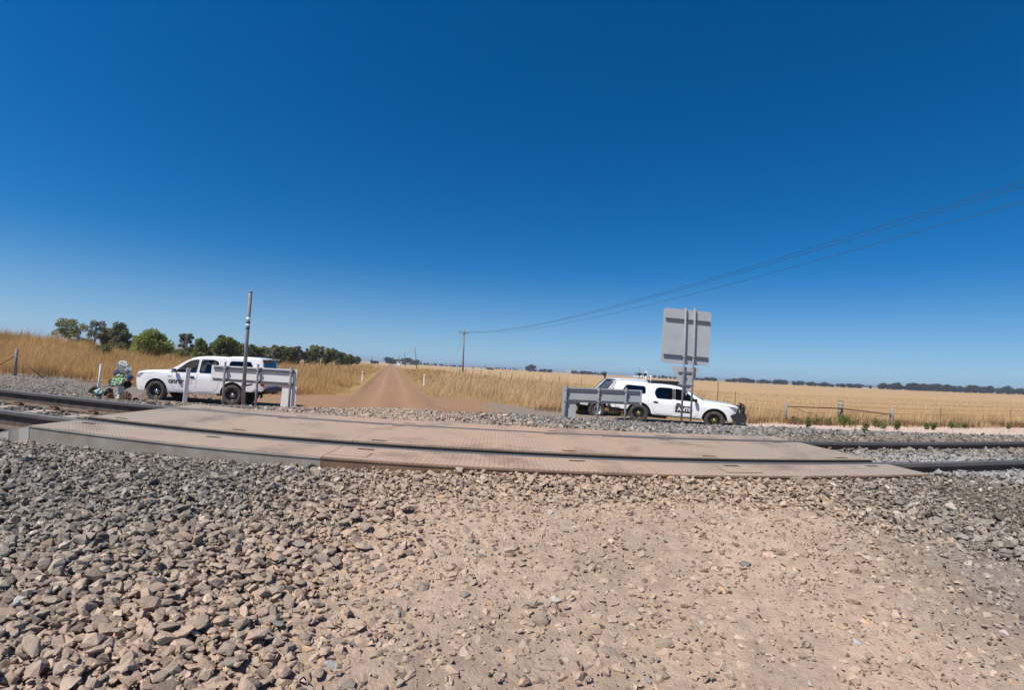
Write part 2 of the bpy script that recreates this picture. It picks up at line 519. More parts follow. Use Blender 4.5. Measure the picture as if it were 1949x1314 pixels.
def treadplate():
    """dusty steel chequer plate: raised lozenges in two directions, tan dust in the low places"""
    m = bpy.data.materials.new('dusty_tread_plate')
    m.use_nodes = True
    nt = m.node_tree
    L = nt.links.new
    b = nt.nodes['Principled BSDF']
    tc = nt.nodes.new('ShaderNodeTexCoord')

    def math_(op, a, b_=None, c=None):
        n = nt.nodes.new('ShaderNodeMath')
        n.operation = op
        for i, v in enumerate((a, b_, c)):
            if v is None: continue
            if isinstance(v, (int, float)): n.inputs[i].default_value = v
            else: L(v, n.inputs[i])
        return n.outputs[0]
    sp = nt.nodes.new('ShaderNodeSeparateXYZ')
    geo = nt.nodes.new('ShaderNodeNewGeometry')
    L(geo.outputs['Position'], sp.inputs[0])
    P = 0.036

    def loz(ox, ang):
        ca, sa = math.cos(ang), math.sin(ang)
        x = math_('ADD', math_('DIVIDE', sp.outputs[0], P), ox)
        y = math_('ADD', math_('DIVIDE', sp.outputs[1], P), ox)
        fx = math_('SUBTRACT', math_('FRACT', x), 0.5)
        fy = math_('SUBTRACT', math_('FRACT', y), 0.5)
        u = math_('ADD', math_('MULTIPLY', fx, ca), math_('MULTIPLY', fy, sa))
        v = math_('SUBTRACT', math_('MULTIPLY', fy, ca), math_('MULTIPLY', fx, sa))
        d = math_('ADD', math_('POWER', math_('DIVIDE', u, 0.46), 2.0), math_('POWER', math_('DIVIDE', v, 0.15), 2.0))
        return math_('MAXIMUM', math_('SUBTRACT', 1.0, d), 0.0)
    h = math_('MAXIMUM', loz(0.0, R(90)), loz(0.5, R(0)))
    hs = math_('POWER', h, 0.5)

    def noise(scale, det, vec=None):
        n = nt.nodes.new('ShaderNodeTexNoise')
        n.inputs['Scale'].default_value = scale
        n.inputs['Detail'].default_value = det
        n.inputs['Roughness'].default_value = 0.65
        L(vec if vec else geo.outputs['Position'], n.inputs['Vector'])
        return n.outputs['Fac']
    # drag marks run along the road (y)
    mp = nt.nodes.new('ShaderNodeMapping')
    mp.inputs['Scale'].default_value = (2.2, 0.45, 1)
    L(geo.outputs['Position'], mp.inputs['Vector'])
    wheel = noise(1.3, 6, mp.outputs[0])
    fine = noise(38, 6)
    mid = noise(4, 6)
    # dust lies on the middle of the crossing, bare steel shows towards both ends
    ax = math_('ABSOLUTE', sp.outputs[0])
    edge = nt.nodes.new('ShaderNodeMapRange')
    edge.inputs['From Min'].default_value = 0.9
    edge.inputs['From Max'].default_value = 3.9
    edge.inputs['To Min'].default_value = 0.95
    edge.inputs['To Max'].default_value = 0.12
    L(ax, edge.inputs['Value'])
    dust = math_('ADD', edge.outputs[0], math_('MULTIPLY', math_('SUBTRACT', wheel, 0.5), 1.6))
    dust = math_('ADD', dust, math_('MULTIPLY', math_('SUBTRACT', mid, 0.5), 0.5))
    dust = math_('SUBTRACT', dust, math_('MULTIPLY', hs, 0.55))
    cl = nt.nodes.new('ShaderNodeClamp')
    L(dust, cl.inputs[0])
    mx = nt.nodes.new('ShaderNodeMix')
    mx.data_type = 'RGBA'
    L(cl.outputs[0], mx.inputs[0])
    mx.inputs[6].default_value = (0.38, 0.315, 0.25, 1)
    mx.inputs[7].default_value = (0.52, 0.345, 0.232, 1)
    vm = nt.nodes.new('ShaderNodeVectorMath')
    vm.operation = 'SCALE'
    L(mx.outputs[2], vm.inputs[0])
    stain = nt.nodes.new('ShaderNodeMapRange')
    stain.inputs['From Min'].default_value = 0.30
    stain.inputs['From Max'].default_value = 0.50
    stain.inputs['To Min'].default_value = 0.52
    stain.inputs['To Max'].default_value = 1.0
    mp2 = nt.nodes.new('ShaderNodeMapping')
    mp2.inputs['Scale'].default_value = (1.0, 0.8, 1)
    mp2.inputs['Location'].default_value = (3.7, 1.9, 0)
    L(geo.outputs['Position'], mp2.inputs['Vector'])
    L(noise(1.7, 7, mp2.outputs[0]), stain.inputs['Value'])
    L(math_('MULTIPLY', stain.outputs[0], math_('ADD', 0.78, math_('MULTIPLY', fine, 0.44))), vm.inputs['Scale'])
    L(vm.outputs[0], b.inputs['Base Color'])
    b.inputs['Roughness'].default_value = 0.62
    b.inputs['Metallic'].default_value = 0.0
    b.inputs['Specular IOR Level'].default_value = 0.4
    bp = nt.nodes.new('ShaderNodeBump')
    bp.inputs['Distance'].default_value = 0.0045
    bp.inputs['Strength'].default_value = 1.0
    L(math_('ADD', hs, math_('MULTIPLY', fine, 0.35)), bp.inputs['Height'])
    L(bp.outputs[0], b.inputs['Normal'])
    return m


MT['tread'] = treadplate()

# ------------------------------------------------------------------ the lie of the land
RAIL_Z = 1.30
YN, YF = 3.865, 5.375            # rail centre lines
_TX = np.array([-30.0, -9.0, -1.5, 6.0, 14.0, 40.0])
_TL = [
    ([5.8, 6.6, 8, 11, 14, 16, 17.3, 20, 30, 60], [.90, .95, 1.08, 1.44, 1.76, 1.95, 2.03, 2.06, 2.04, 2.0]),
    ([5.8, 6.6, 8, 11, 14, 16, 17.3, 20, 30, 60], [.88, .94, 1.07, 1.43, 1.75, 1.95, 2.03, 2.06, 2.04, 2.0]),
    ([5.85, 8, 10, 13, 17, 20, 22.5, 30, 60], [.745, .90, 1.02, 1.27, 1.61, 1.86, 2.0, 2.0, 2.0]),
    ([5.85, 8, 10, 13, 16, 19, 21, 30, 60], [.77, .92, 1.07, 1.36, 1.67, 1.93, 2.02, 2.0, 2.0]),
    ([5.85, 6.5, 8, 10, 11.5, 16, 20, 24, 60], [.82, .88, 1.0, 1.2, 1.33, 1.65, 1.88, 2.0, 2.0]),
    ([5.85, 6.5, 8, 10, 11.5, 16, 20, 24, 60], [.84, .9, 1.02, 1.22, 1.35, 1.67, 1.9, 2.0, 2.0])]


def gz(x, y):
    """height of the ground"""
    x, y = np.asarray(x, float), np.asarray(y, float)
    hs = np.stack([np.interp(y, t[0], t[1]) for t in _TL])
    xi = np.clip(np.searchsorted(_TX, np.clip(x, -30, 39.99), side='right') - 1, 0, 4)
    w = np.clip((x - _TX[xi]) / (_TX[xi + 1] - _TX[xi]), 0, 1)
    w = w * w * (3 - 2 * w)
    far = CZ - (np.take_along_axis(hs, xi[None], 0)[0] * (1 - w) + np.take_along_axis(hs, (xi + 1)[None], 0)[0] * w)
    zf = np.interp(x, [-12, -6, -4, -1.7, 0, 1.4, 3.7, 6, 12], [1.0, 1.10, 1.145, 1.215, 1.262, 1.283, 1.272, 1.17, 1.0])
    zn = np.interp(x, [-8, -3, 0, 3, 8], [0.98, 1.02, 1.03, 1.0, 0.92])
    t = np.clip((3.36 - y) / 2.1, 0, 3.2)
    near = zf + (zn - zf) * np.where(t < 1, t, 1 + (t - 1) * 1.2)
    bed = 1.095 + 0.10 * sstep(3.0, 3.8, x)
    z = np.where(y > 5.85, far, np.where(y < 3.42, near, bed))
    a = sstep(5.55, 5.9, y)
    z = np.where((y > 5.5) & (y < 5.95), bed * (1 - a) + far * a, z)
    b = sstep(3.55, 3.40, y)
    z = np.where((y > 3.38) & (y < 3.6), bed * (1 - b) + near * b, z)
    # the grassy mound on the left and the slow swell of the plain
    z = z + 1.75 * np.exp(-((x + 47) / 11.0) ** 2 - ((y - 38) / 11.0) ** 2) * sstep(20, 27, y)
    z = z + 0.9 * np.exp(-((x + 62) / 22.0) ** 2 - ((y - 62) / 20.0) ** 2)
    z = z + (fbm(x * 0.12, y * 0.12, 1) - 0.5) * 0.16 * sstep(14, 24, y) * sstep(400, 120, y)
    z = z - 1.2 * sstep(250, 4000, np.hypot(x, y)) * 0
    # wheel ruts and heaped stones, close to
    z = z + (fbm(x * 1.6, y * 1.6, 2) - 0.5) * 0.05 * sstep(3.35, 2.9, y) + (fbm(x * 0.9 + 9, y * 0.9, 3) - 0.5) * 0.10 * sstep(6.0, 8.0, y) * sstep(16, 12, y)
    return z


def gz1(x, y):
    return float(gz(np.array([x]), np.array([y]))[0])


def ground_at(px, y):
    """where a line of sight through pixel column px stands on the ground at depth y"""
    p = at(px, 720, y)
    return Vector((p.x, y, gz1(p.x, y)))


def road_mid(y): return -0.2247 * np.asarray(y, float) + 0.1


FENCE_A, FENCE_B = np.array([17.0, 32.0]), np.array([-8.5, 107.0])   # fence along the road
FENCE_Y = 23.6                                                       # fence along the railway, right


def fence_side(x, y):
    """> 0 inside the crop field"""
    d = FENCE_B - FENCE_A
    s = (x - FENCE_A[0]) * d[1] - (y - FENCE_A[1]) * d[0]
    return np.minimum(s / np.linalg.norm(d), y - FENCE_Y)


def grass_front(x):
    """depth at which the standing grass begins"""
    return np.interp(x, [-60, -34, -24, -14, -9.5, -7.2, -6, -1, 1.5, 4, 8, 10, 12, 40], [22, 22, 22.5, 23.5, 25.5, 27, 30, 29, 24.5, 23.5, 22.8, 20.5, 19.9, 20.2])


def road_half(y): return np.interp(y, [5, 12, 17, 21, 25, 30, 400], [3.6, 3.1, 2.8, 2.6, 2.4, 2.15, 2.0])


def gravel_dust(x, y):
    """0 clean grey ballast .. 1 tan road dust"""
    mid = 0.55 + 0.25 * (y - 1.3)
    d = 1 - sstep(0.9, 2.6, np.abs(x - mid) * np.where(x < mid, 0.92, 1.22))
    d = d + 0.5 * (fbm(x * 0.7, y * 0.7, 0) - 0.5)
    return np.clip(d, 0, 1)


def stone_cover(x, y):
    """how much of the near ground is stones rather than packed fines"""
    n = fbm(x * 1.1 + 4, y * 1.1, 1) - 0.5
    left = 1 - sstep(-0.85, 0.25, x + 0.9 * n + 0.10 * (y - 1.3))
    top = sstep(2.35, 3.0, y + 0.8 * n)
    rgt = sstep(-0.1, 0.55, (x - 2.05) * 0.75 + (y - 2.35) * 0.75 + 0.9 * n)
    return np.clip(np.maximum(np.maximum(left, top * 0.9), rgt * 0.92), 0.0, 1)


def graded(a, b, s0, grow, lo, hi):
    """grid lines: fine between a and b, wider and wider out to lo and hi"""
    c = list(np.arange(a, b + 1e-6, s0))
    s = s0
    while c[-1] < hi:
        s *= grow
        c.append(c[-1] + s)
    s = s0
    while c[0] > lo:
        s *= grow
        c.insert(0, c[0] - s)
    return np.array(c)


xs = graded(-6.5, 6.5, 0.085, 1.05, -6000, 6000)
ys = np.concatenate([graded(0.6, 7.0, 0.085, 1.06, -8, 7.0), graded(7.1, 26, 0.17, 1.045, 7.0, 7000)])
ys = np.unique(np.round(ys, 4))
GX, GY = np.meshgrid(xs, ys)
GX = GX + (-0.2247 * GY + 0.1) * sstep(8, 16, GY)          # the grid lines follow the dirt road
fx, fy = GX.ravel(), GY.ravel()
fzz = gz(fx, fy)
_rd = np.abs(fx - road_mid(fy)) - road_half(fy)
fzz = fzz + (0.09 * np.exp(-((_rd - 0.15) / 0.28) ** 2) * (0.4 + 1.2 * vnoise(fx * 0.8, fy * 0.8, 1)) - 0.035 * np.exp(-((_rd + 1.25) / 0.3) ** 2)) * sstep(26, 36, fy) * sstep(300, 120, fy)
near_m = sstep(4.0, 3.2, fy)
fzz = fzz + near_m * ((vnoise(fx * 11, fy * 11, 0) - 0.5) * 0.018 - 0.024 * sstep(0.45, 0.9, stone_cover(fx, fy)))
col = np.tile(np.array([0.34, 0.215, 0.095]), (len(fx), 1))          # soil under dry grass


def paint(m, c):
    global col
    m = np.clip(m, 0, 1)[:, None]
    col = col * (1 - m) + np.array(c) * m


nz = fbm(fx * 0.35, fy * 0.35, 2) - 0.5
nzf = fbm(fx * 1.3, fy * 1.3, 3) - 0.5
rdist = np.hypot(fx, fy)
fieldm = sstep(-0.3, 1.2, fence_side(fx, fy)) * sstep(20, 24, fy)
paint(fieldm, (0.455, 0.305, 0.160))
paint(sstep(250, 600, fy) * (fx < 0), (0.45, 0.32, 0.18))
gf = grass_front(fx) + nz * 3
yard = sstep(1.2, -0.6, fy - gf)
paint(yard, (0.315, 0.188, 0.112))                                   # red brown dirt beside the crossing
trackm = yard * sstep(7.5, 10.5, fx + nz * 3) * sstep(9, 13, fy)
paint(trackm, (0.60, 0.46, 0.37))   # pale bleached track on the right
paint(yard * sstep(-11, -15, fx + nz * 5 + 0.25 * (fy - 16)) * sstep(27, 20, fy) * (0.9 + nz), (0.20, 0.18, 0.16))  # grey gravel, left
rd = sstep(0.22, -0.22 - 0.8 * sstep(30, 18, fy), np.abs(fx - road_mid(fy)) - road_half(fy) - nz * 0.9)
paint(yard * sstep(-1.0, 0.8, fx + nz * 2) * sstep(9.5, 8.0, fx + nz * 3) * 0.9, (0.245, 0.205, 0.168))
paint(rd * sstep(7, 13, fy), (0.32, 0.185, 0.108))
rut = np.exp(-((np.abs(fx - road_mid(fy)) - 0.85) / 0.28) ** 2)
paint(rut * rd * sstep(12, 18, fy) * 0.65, (0.37, 0.225, 0.138))
paint(np.exp(-((np.abs(fx - road_mid(fy)) - 2.0) / 0.35) ** 2) * sstep(12, 18, fy) * sstep(250, 80, fy) * (0.45 + 1.2 * nzf), (0.22, 0.145, 0.095))
paint(np.exp(-((fx - road_mid(fy)) / 0.25) ** 2) * sstep(12, 18, fy) * sstep(250, 80, fy) * (0.25 + 1.0 * nzf), (0.25, 0.16, 0.10))
bal_lim = np.interp(fx, [-30, -14, -8, -5, -1, 4, 9, 13, 40], [9.5, 9.5, 10, 11.5, 12.3, 13.8, 13.0, 10.8, 10.8])
bal = sstep(0.8, -0.8, fy - bal_lim - nz * 2.5)
dusty = np.clip(1 - np.abs(fx - road_mid(fy)) / 4.0, 0, 1)[:, None]
bcol = np.array([0.20, 0.18, 0.155]) * (1 - dusty) + np.array([0.32, 0.255, 0.20]) * dusty
m_ = bal[:, None]
col = col * (1 - m_) + bcol * m_
gd = gravel_dust(fx, fy)[:, None]
ncol = (np.array([0.22, 0.19, 0.16]) * (1 - gd) + np.array([0.455, 0.342, 0.258]) * gd) * (1 + 0.6 * nzf[:, None])
m_ = sstep(3.6, 3.3, fy)[:, None]
col = col * (1 - m_) + ncol * m_
finedark = sstep(3.0, 3.5, fx) * sstep(3.3, 3.0, fy) * sstep(2.0, 2.4, fy)
paint(finedark * 0.9, (0.17, 0.145, 0.115))
nx_, ny_ = len(xs), len(ys)
idx = np.arange(nx_ * ny_).reshape(ny_, nx_)
quads = np.stack([idx[:-1, :-1].ravel(), idx[:-1, 1:].ravel(), idx[1:, 1:].ravel(), idx[1:, :-1].ravel()], 1)
GV0 = np.stack([fx, fy, fzz], 1)
roadm = rd * sstep(11.5, 13.5, fy)


def land(name, sel, label):
    """one sheet of the land: the grid cells that belong to it"""
    q = quads[sel]
    u, inv = np.unique(q, return_inverse=True)
    o = link(name, bulk_mesh(name, GV0[u], inv.reshape(q.shape), MT['ground'], col[u], True))
    return tag(o, label, kind='structure')


is_road = roadm[quads].mean(1) > 0.5
is_field = ~is_road & (fieldm[quads].mean(1) > 0.5)
is_track = ~is_road & ~is_field & (trackm[quads].mean(1) > 0.5) & (GV0[quads][:, :, 1].mean(1) > 10.5)
ground = land('ground', ~(is_road | is_field | is_track), 'dry plain with stony railway crossing approach in front')
land('dirt_road', is_road, 'brown dirt road running straight to the horizon')
land('crop_field', is_field, 'wide pale straw coloured crop field on the right')
land('dirt_track', is_track, 'bleached pale dirt track beside the railway on the right')

# ------------------------------------------------------------------ stones


def hull_stone(n, seed, flat=0.6, rough=0.25):
    rr = random.Random(seed)
    bm = bmesh.new()
    for _ in range(n):
        v = Vector((rr.gauss(0, 1), rr.gauss(0, 1), rr.gauss(0, 1))).normalized()
        k = 1 - rr.random() * rough
        bm.verts.new((v.x * k * 1.15, v.y * k * (0.75 + 0.2 * rr.random()), v.z * k * flat))
    r_ = bmesh.ops.convex_hull(bm, input=bm.verts[:])
    bmesh.ops.delete(bm, geom=[g for g in r_['geom_interior'] if isinstance(g, bmesh.types.BMVert)], context='VERTS')
    bmesh.ops.triangulate(bm, faces=bm.faces[:])
    bm.verts.index_update()
    V = np.array([v.co[:] for v in bm.verts])
    T = np.array([[v.index for v in f.verts] for f in bm.faces])
    bm.free()
    return V, T


def rand_rots(n, tilt):
    a = RNG.random(n) * 2 * np.pi
    b = RNG.normal(0, tilt, n)
    c = RNG.normal(0, tilt, n)
    ca, sa, cb, sb, cc, sc_ = np.cos(a), np.sin(a), np.cos(b), np.sin(b), np.cos(c), np.sin(c)
    Rz = np.zeros((n, 3, 3)); Rz[:, 0, 0] = ca; Rz[:, 0, 1] = -sa; Rz[:, 1, 0] = sa; Rz[:, 1, 1] = ca; Rz[:, 2, 2] = 1
    Rx = np.zeros((n, 3, 3)); Rx[:, 0, 0] = 1; Rx[:, 1, 1] = cb; Rx[:, 1, 2] = -sb; Rx[:, 2, 1] = sb; Rx[:, 2, 2] = cb
    Ry = np.zeros((n, 3, 3)); Ry[:, 1, 1] = 1; Ry[:, 0, 0] = cc; Ry[:, 0, 2] = sc_; Ry[:, 2, 0] = -sc_; Ry[:, 2, 2] = cc
    return Rx @ Ry @ Rz


ALLV, ALLT, ALLC = [], [], []
_off = 0


def add_stones(P, size, tmpl, colr, tilt=0.5):
    global _off
    n = len(P)
    if n == 0: return
    which = RNG.integers(0, len(tmpl), n)
    for t, (V, T) in enumerate(tmpl):
        s = np.where(which == t)[0]
        if not len(s): continue
        Rm = rand_rots(len(s), tilt)
        vv = np.einsum('nij,vj->nvi', Rm, V) * size[s][:, None, None] + P[s][:, None, :]
        ALLV.append(vv.reshape(-1, 3))
        tt = T[None] + (np.arange(len(s)) * len(V))[:, None, None] + _off
        ALLT.append(tt.reshape(-1, 3))
        ALLC.append(np.repeat(colr[s], len(V), 0))
        _off += len(s) * len(V)


def jitter(x0, x1, y0, y1, sp, j=0.75):
    a, b = np.meshgrid(np.arange(x0, x1, sp), np.arange(y0, y1, sp * 0.9))
    a = a + (np.arange(a.shape[0]) % 2)[:, None] * sp / 2
    a, b = a.ravel(), b.ravel()
    return a + RNG.uniform(-j, j, len(a)) * sp, b + RNG.uniform(-j, j, len(b)) * sp


def stone_cols(x, y, dust, clean=(0.262, 0.232, 0.196), tan=(0.445, 0.335, 0.250), spread=0.26):
    n = len(x)
    d = np.clip(dust + RNG.normal(0, 0.14, n), 0, 1)[:, None]
    c = np.array(clean) * (1 - d) + np.array(tan) * d
    c = c * np.exp(RNG.normal(0, spread, n) * (1 - 0.55 * d[:, 0]))[:, None]
    w = RNG.random(n)
    c[w < 0.05] *= 0.5
    c[w > 0.995] = np.array([0.46, 0.43, 0.39])
    br = (w > 0.93) & (w < 0.95)
    c[br] = c[br] * np.array([1.12, 0.98, 0.84])
    return np.clip(c, 0.015, 0.75)


TA = [hull_stone(18, 100 + i, 0.42 + 0.06 * (i % 5), 0.32) for i in range(14)]
TA2 = [hull_stone(11, 150 + i, 0.46 + 0.06 * (i % 4), 0.28) for i in range(10)]
TB = [hull_stone(10, 200 + i, 0.62, 0.3) for i in range(8)]
TC = [hull_stone(8, 300 + i, 0.68, 0.3) for i in range(6)]
TS = [hull_stone(7, 400 + i, 0.7, 0.3) for i in range(5)]

big = []                                   # stones near the eye, kept apart as single pieces
for layer, (sp, lift) in enumerate(((0.035, -0.35), (0.043, 0.45))):
    x, y = jitter(-6.0, 6.8, 0.5, 3.33, sp)
    ok = (np.abs(x - 0.1) < 1.42 * y + 1.1) & (y < 3.315)
    x, y = x[ok], y[ok]
    cov = stone_cover(x, y)
    # dark fine gravel on the far right has few large stones
    fd = sstep(3.0, 3.5, x) * sstep(3.25, 2.95, y) * sstep(2.0, 2.4, y)
    pr = (0.44 + 0.56 * cov) if layer == 0 else np.clip(cov * 1.15 - 0.20, 0.02, 1)
    keep = RNG.random(len(x)) < pr * (1 - 0.85 * fd)
    x, y, cov = x[keep], y[keep], cov[keep]
    size = np.exp(RNG.normal(math.log(0.0245), 0.30, len(x))).clip(0.011, 0.050)
    size = size * (1 - 0.12 * sstep(2.4, 3.2, y)) * (0.84 + 0.16 * sstep(0.2, 0.7, cov))
    # packed into the dirt where the traffic runs, loose where the ballast is piled
    z = gz(x, y) + size * np.where(cov > 0.55, 0.10 + lift * 0.8, -0.28 + 0.40 * RNG.random(len(x)))
    dust = gravel_dust(x, y)
    dust = np.clip(dust + 0.18 * sstep(2.2, 1.3, y), 0, 1)
    cc = stone_cols(x, y, dust)
    P = np.stack([x, y, z], 1)
    dist = np.sqrt(x ** 2 + y ** 2 + (z - CZ) ** 2)
    show = size / dist * (0.6 + 0.4 * RNG.random(len(x)))
    inview = (y > 1.22) & (np.abs(x - 0.1) < 0.82 * y)
    score = np.where(inview, show, 0)
    n1 = 150
    top = np.argsort(-score)[:n1]
    for i in top: big.append((P[i], size[i], cc[i], cov[i]))
    rest = np.ones(len(x), bool)
    rest[top] = False
    fine_ = rest & (y < 2.25)
    add_stones(P[fine_], size[fine_], TA, cc[fine_], 0.36 if layer else 0.26)
    fine_ = rest & (y >= 2.25)
    add_stones(P[fine_], size[fine_], TA2, cc[fine_], 0.36 if layer else 0.26)
# chips and crumbs between the stones
x, y = jitter(-5.2, 6.0, 0.6, 3.3, 0.040)
ok = (np.abs(x - 0.1) < 1.38 * y + 0.9)
x, y = x[ok], y[ok]
keep = RNG.random(len(x)) < 0.9
x, y = x[keep], y[keep]
size = np.exp(RNG.normal(math.log(0.0095), 0.40, len(x))).clip(0.004, 0.021)
add_stones(np.stack([x, y, gz(x, y) + size * 0.3 + 0.004], 1), size, TS, stone_cols(x, y, gravel_dust(x, y) * 0.9), 0.6)
# dark gravel, far right of the approach
x, y = jitter(2.7, 5.6, 1.9, 3.3, 0.026)
fd = sstep(3.0, 3.5, x) * sstep(3.3, 3.0, y) * sstep(2.0, 2.4, y)
keep = RNG.random(len(x)) < fd
x, y = x[keep], y[keep]
size = np.exp(RNG.normal(math.log(0.012), 0.3, len(x)))
add_stones(np.stack([x, y, gz(x, y) + size * 0.3], 1), size, TS, stone_cols(x, y, 0 * x + 0.15, clean=(0.17, 0.145, 0.115)), 0.6)
# track ballast on both sides of the deck
for x0, x1 in ((-12.5, -3.85), (3.75, 15.0)):
    for layer in (0, 1):
        x, y = jitter(x0, x1, 3.15, 7.6, 0.055 if layer == 0 else 0.072)
        # keep the rails and sleeper tops clear
        ok = (np.abs(y - YN) > 0.11) & (np.abs(y - YF) > 0.11) & ~((y < 3.36) & (np.abs(x) < 4.4))
        sl = np.abs(((x + 0.3) / 0.62) % 1.0 - 0.5) < 0.19
        ok &= ~((x < 0) & sl & (y > 3.35) & (y < 5.9) & (RNG.random(len(x)) < 0.85))
        x, y = x[ok], y[ok]
        size = np.exp(RNG.normal(math.log(0.029), 0.25, len(x)))
        z = gz(x, y) + size * (0.1 + 0.6 * layer)
        fresh = sstep(2.2, 0.2, np.abs(np.abs(x) - 5.0)) * sstep(5.3, 4.6, y) * (x > 0)     # bluish new ballast by the deck end
        cc = stone_cols(x, y, 0.12 + 0 * x, clean=(0.20, 0.178, 0.15))
        cc = cc * (1 - 0.75 * fresh[:, None]) + np.array([0.36, 0.355, 0.35]) * (0.75 * fresh * (0.75 + 0.5 * RNG.random(len(x))))[:, None]
        add_stones(np.stack([x, y, z], 1), size, TB, cc, 0.5)
# ballast beyond the deck
for layer in (0, 1):
    x, y = jitter(-9.5, 14.5, 5.87, 15.0, 0.074 if layer == 0 else 0.105)
    lim = np.interp(x, [-14, -8, -5, -1, 4, 9, 13, 15], [8.2, 8.6, 11.0, 12.0, 13.4, 12.6, 10.2, 10.0]) + (fbm(x * 0.5, y * 0.5, 2) - 0.5) * 2.5
    pr = sstep(0.7, -0.7, y - lim) * (1.0 if layer == 0 else sstep(-2.5, 4.0, x))
    ok = (RNG.random(len(x)) < pr) & ~((np.abs(x) > 3.7) & (y < 7.5))
    x, y = x[ok], y[ok]
    size = np.exp(RNG.normal(math.log(0.036), 0.25, len(x)))
    z = gz(x, y) + size * (0.15 + 0.7 * layer)
    dust = np.clip(1 - np.abs(x - road_mid(y)) / 4.2, 0, 1) * 0.85
    add_stones(np.stack([x, y, z], 1), size, TC, stone_cols(x, y, dust, clean=(0.235, 0.22, 0.205)), 0.6)

# loose gravel on the yard at the left
x, y = RNG.uniform(-34, -8.5, 15000), RNG.uniform(8.0, 24.5, 15000)
keep = (RNG.random(len(x)) < sstep(0.40, 0.58, fbm(x * 0.3, y * 0.3, 1)) * sstep(-9, -12, x + 0.25 * (y - 16))) & (y < grass_front(x) + 0.6) & (np.abs(np.arctan2(x, y)) < 0.97)
x, y = x[keep], y[keep]
size = np.exp(RNG.normal(math.log(0.045), 0.3, len(x)))
add_stones(np.stack([x, y, gz(x, y) + size * 0.15], 1), size, TS, stone_cols(x, y, 0.15 + 0 * x), 0.6)
bal_me = bulk_mesh('ballast', np.concatenate(ALLV), np.concatenate(ALLT), MT['stone'], np.concatenate(ALLC))
ballast = link('ballast', bal_me, ground)
tag(ballast, 'crushed grey and tan stones around the crossing', kind='stuff')
print('ballast tris', len(bal_me.polygons))
# the stones nearest the eye, one by one; alike stones share their mesh
stone_me = {}
for P, s, c, cov in big:
    t = random.randrange(len(TA))
    tone = min(2, int(3 * min(0.999, max(0, (c.mean() - 0.16) / 0.24))))
    if (t, tone) not in stone_me:
        cc = {0: (0.255, 0.225, 0.19), 1: (0.32, 0.255, 0.198), 2: (0.435, 0.328, 0.245)}[tone]
        V, T = TA[t]
        stone_me[(t, tone)] = bulk_mesh('stone', V, T, MT['stone'], np.tile(np.array(cc), (len(V), 1)))
    o = link('stone', stone_me[(t, tone)], ground, P, (random.gauss(0, 0.2), random.gauss(0, 0.2), random.random() * 6.28))
    o.scale = (float(s),) * 3

# ------------------------------------------------------------------ railway track
track = thing('railway_track', 'straight railway track of worn steel rails crossing in front', 'railway track', (0, 4.62, 1.1))


def rail_profile():
    h = [(-0.036, 0.0), (-0.036, -0.03), (-0.026, -0.042), (-0.0085, -0.052), (-0.0085, -0.135), (-0.03, -0.147), (-0.073, -0.158), (-0.073, -0.170)]
    p = [(-0.024, 0.008), (0.024, 0.008)] + [(-a, b) for a, b in h] + list(reversed(h))
    return p


for yc in (YN, YF):
    m = MB()
    pr = rail_profile()
    n = len(pr)
    XS = list(np.arange(-60, 60.1, 2.0))
    vs = [(x_, yc + p[0] - 4.62, RAIL_Z - 0.008 + p[1] - 1.1) for x_ in XS for p in pr]
    fs = [(i * n + k, i * n + (k + 1) % n, (i + 1) * n + (k + 1) % n, (i + 1) * n + k) for i in range(len(XS) - 1) for k in range(n)]
    m.add(vs, fs)
    o = m.build('rail', MT['rail_side'], track)
    o.data.materials.append(MT['rail_top'])
    for p in o.data.polygons:
        if p.center.z > RAIL_Z - 1.1 - 0.034: p.material_index = 1
sl = MB()
sl.prism([(-0.13, -0.16), (0.13, -0.16), (0.105, 0.0), (-0.105, 0.0)], -1.27, 1.27, 'y')
sleeper_me = sl.mesh('sleeper', MT['concrete'])
cl = MB()
cl.tube([(-0.05, -0.03, 0.0), (-0.055, 0.03, 0.035), (0.0, 0.055, 0.045), (0.05, 0.03, 0.035), (0.045, -0.04, 0.03)], 0.011, 6)
cl.box((0, 0.03, 0.005), (0.13, 0.07, 0.03), None, 0.006)
clip_me = cl.mesh('rail_clip', MT['rust'])
for k in range(-20, 24):
    x_ = -0.3 + 0.31 + 0.62 * k - 0.01
    if not (-11.5 < x_ < -3.7): continue
    s = link('sleeper', sleeper_me, track, (x_, 0, 1.122 - 1.1))
    for yc in (YN, YF):
        for sd in (-1, 1):
            c_ = link('rail_clip', clip_me, s, (0, yc - 4.62 + sd * 0.085, 0.008), (0, 0, 0 if sd > 0 else math.pi))

# ------------------------------------------------------------------ steel deck of the crossing


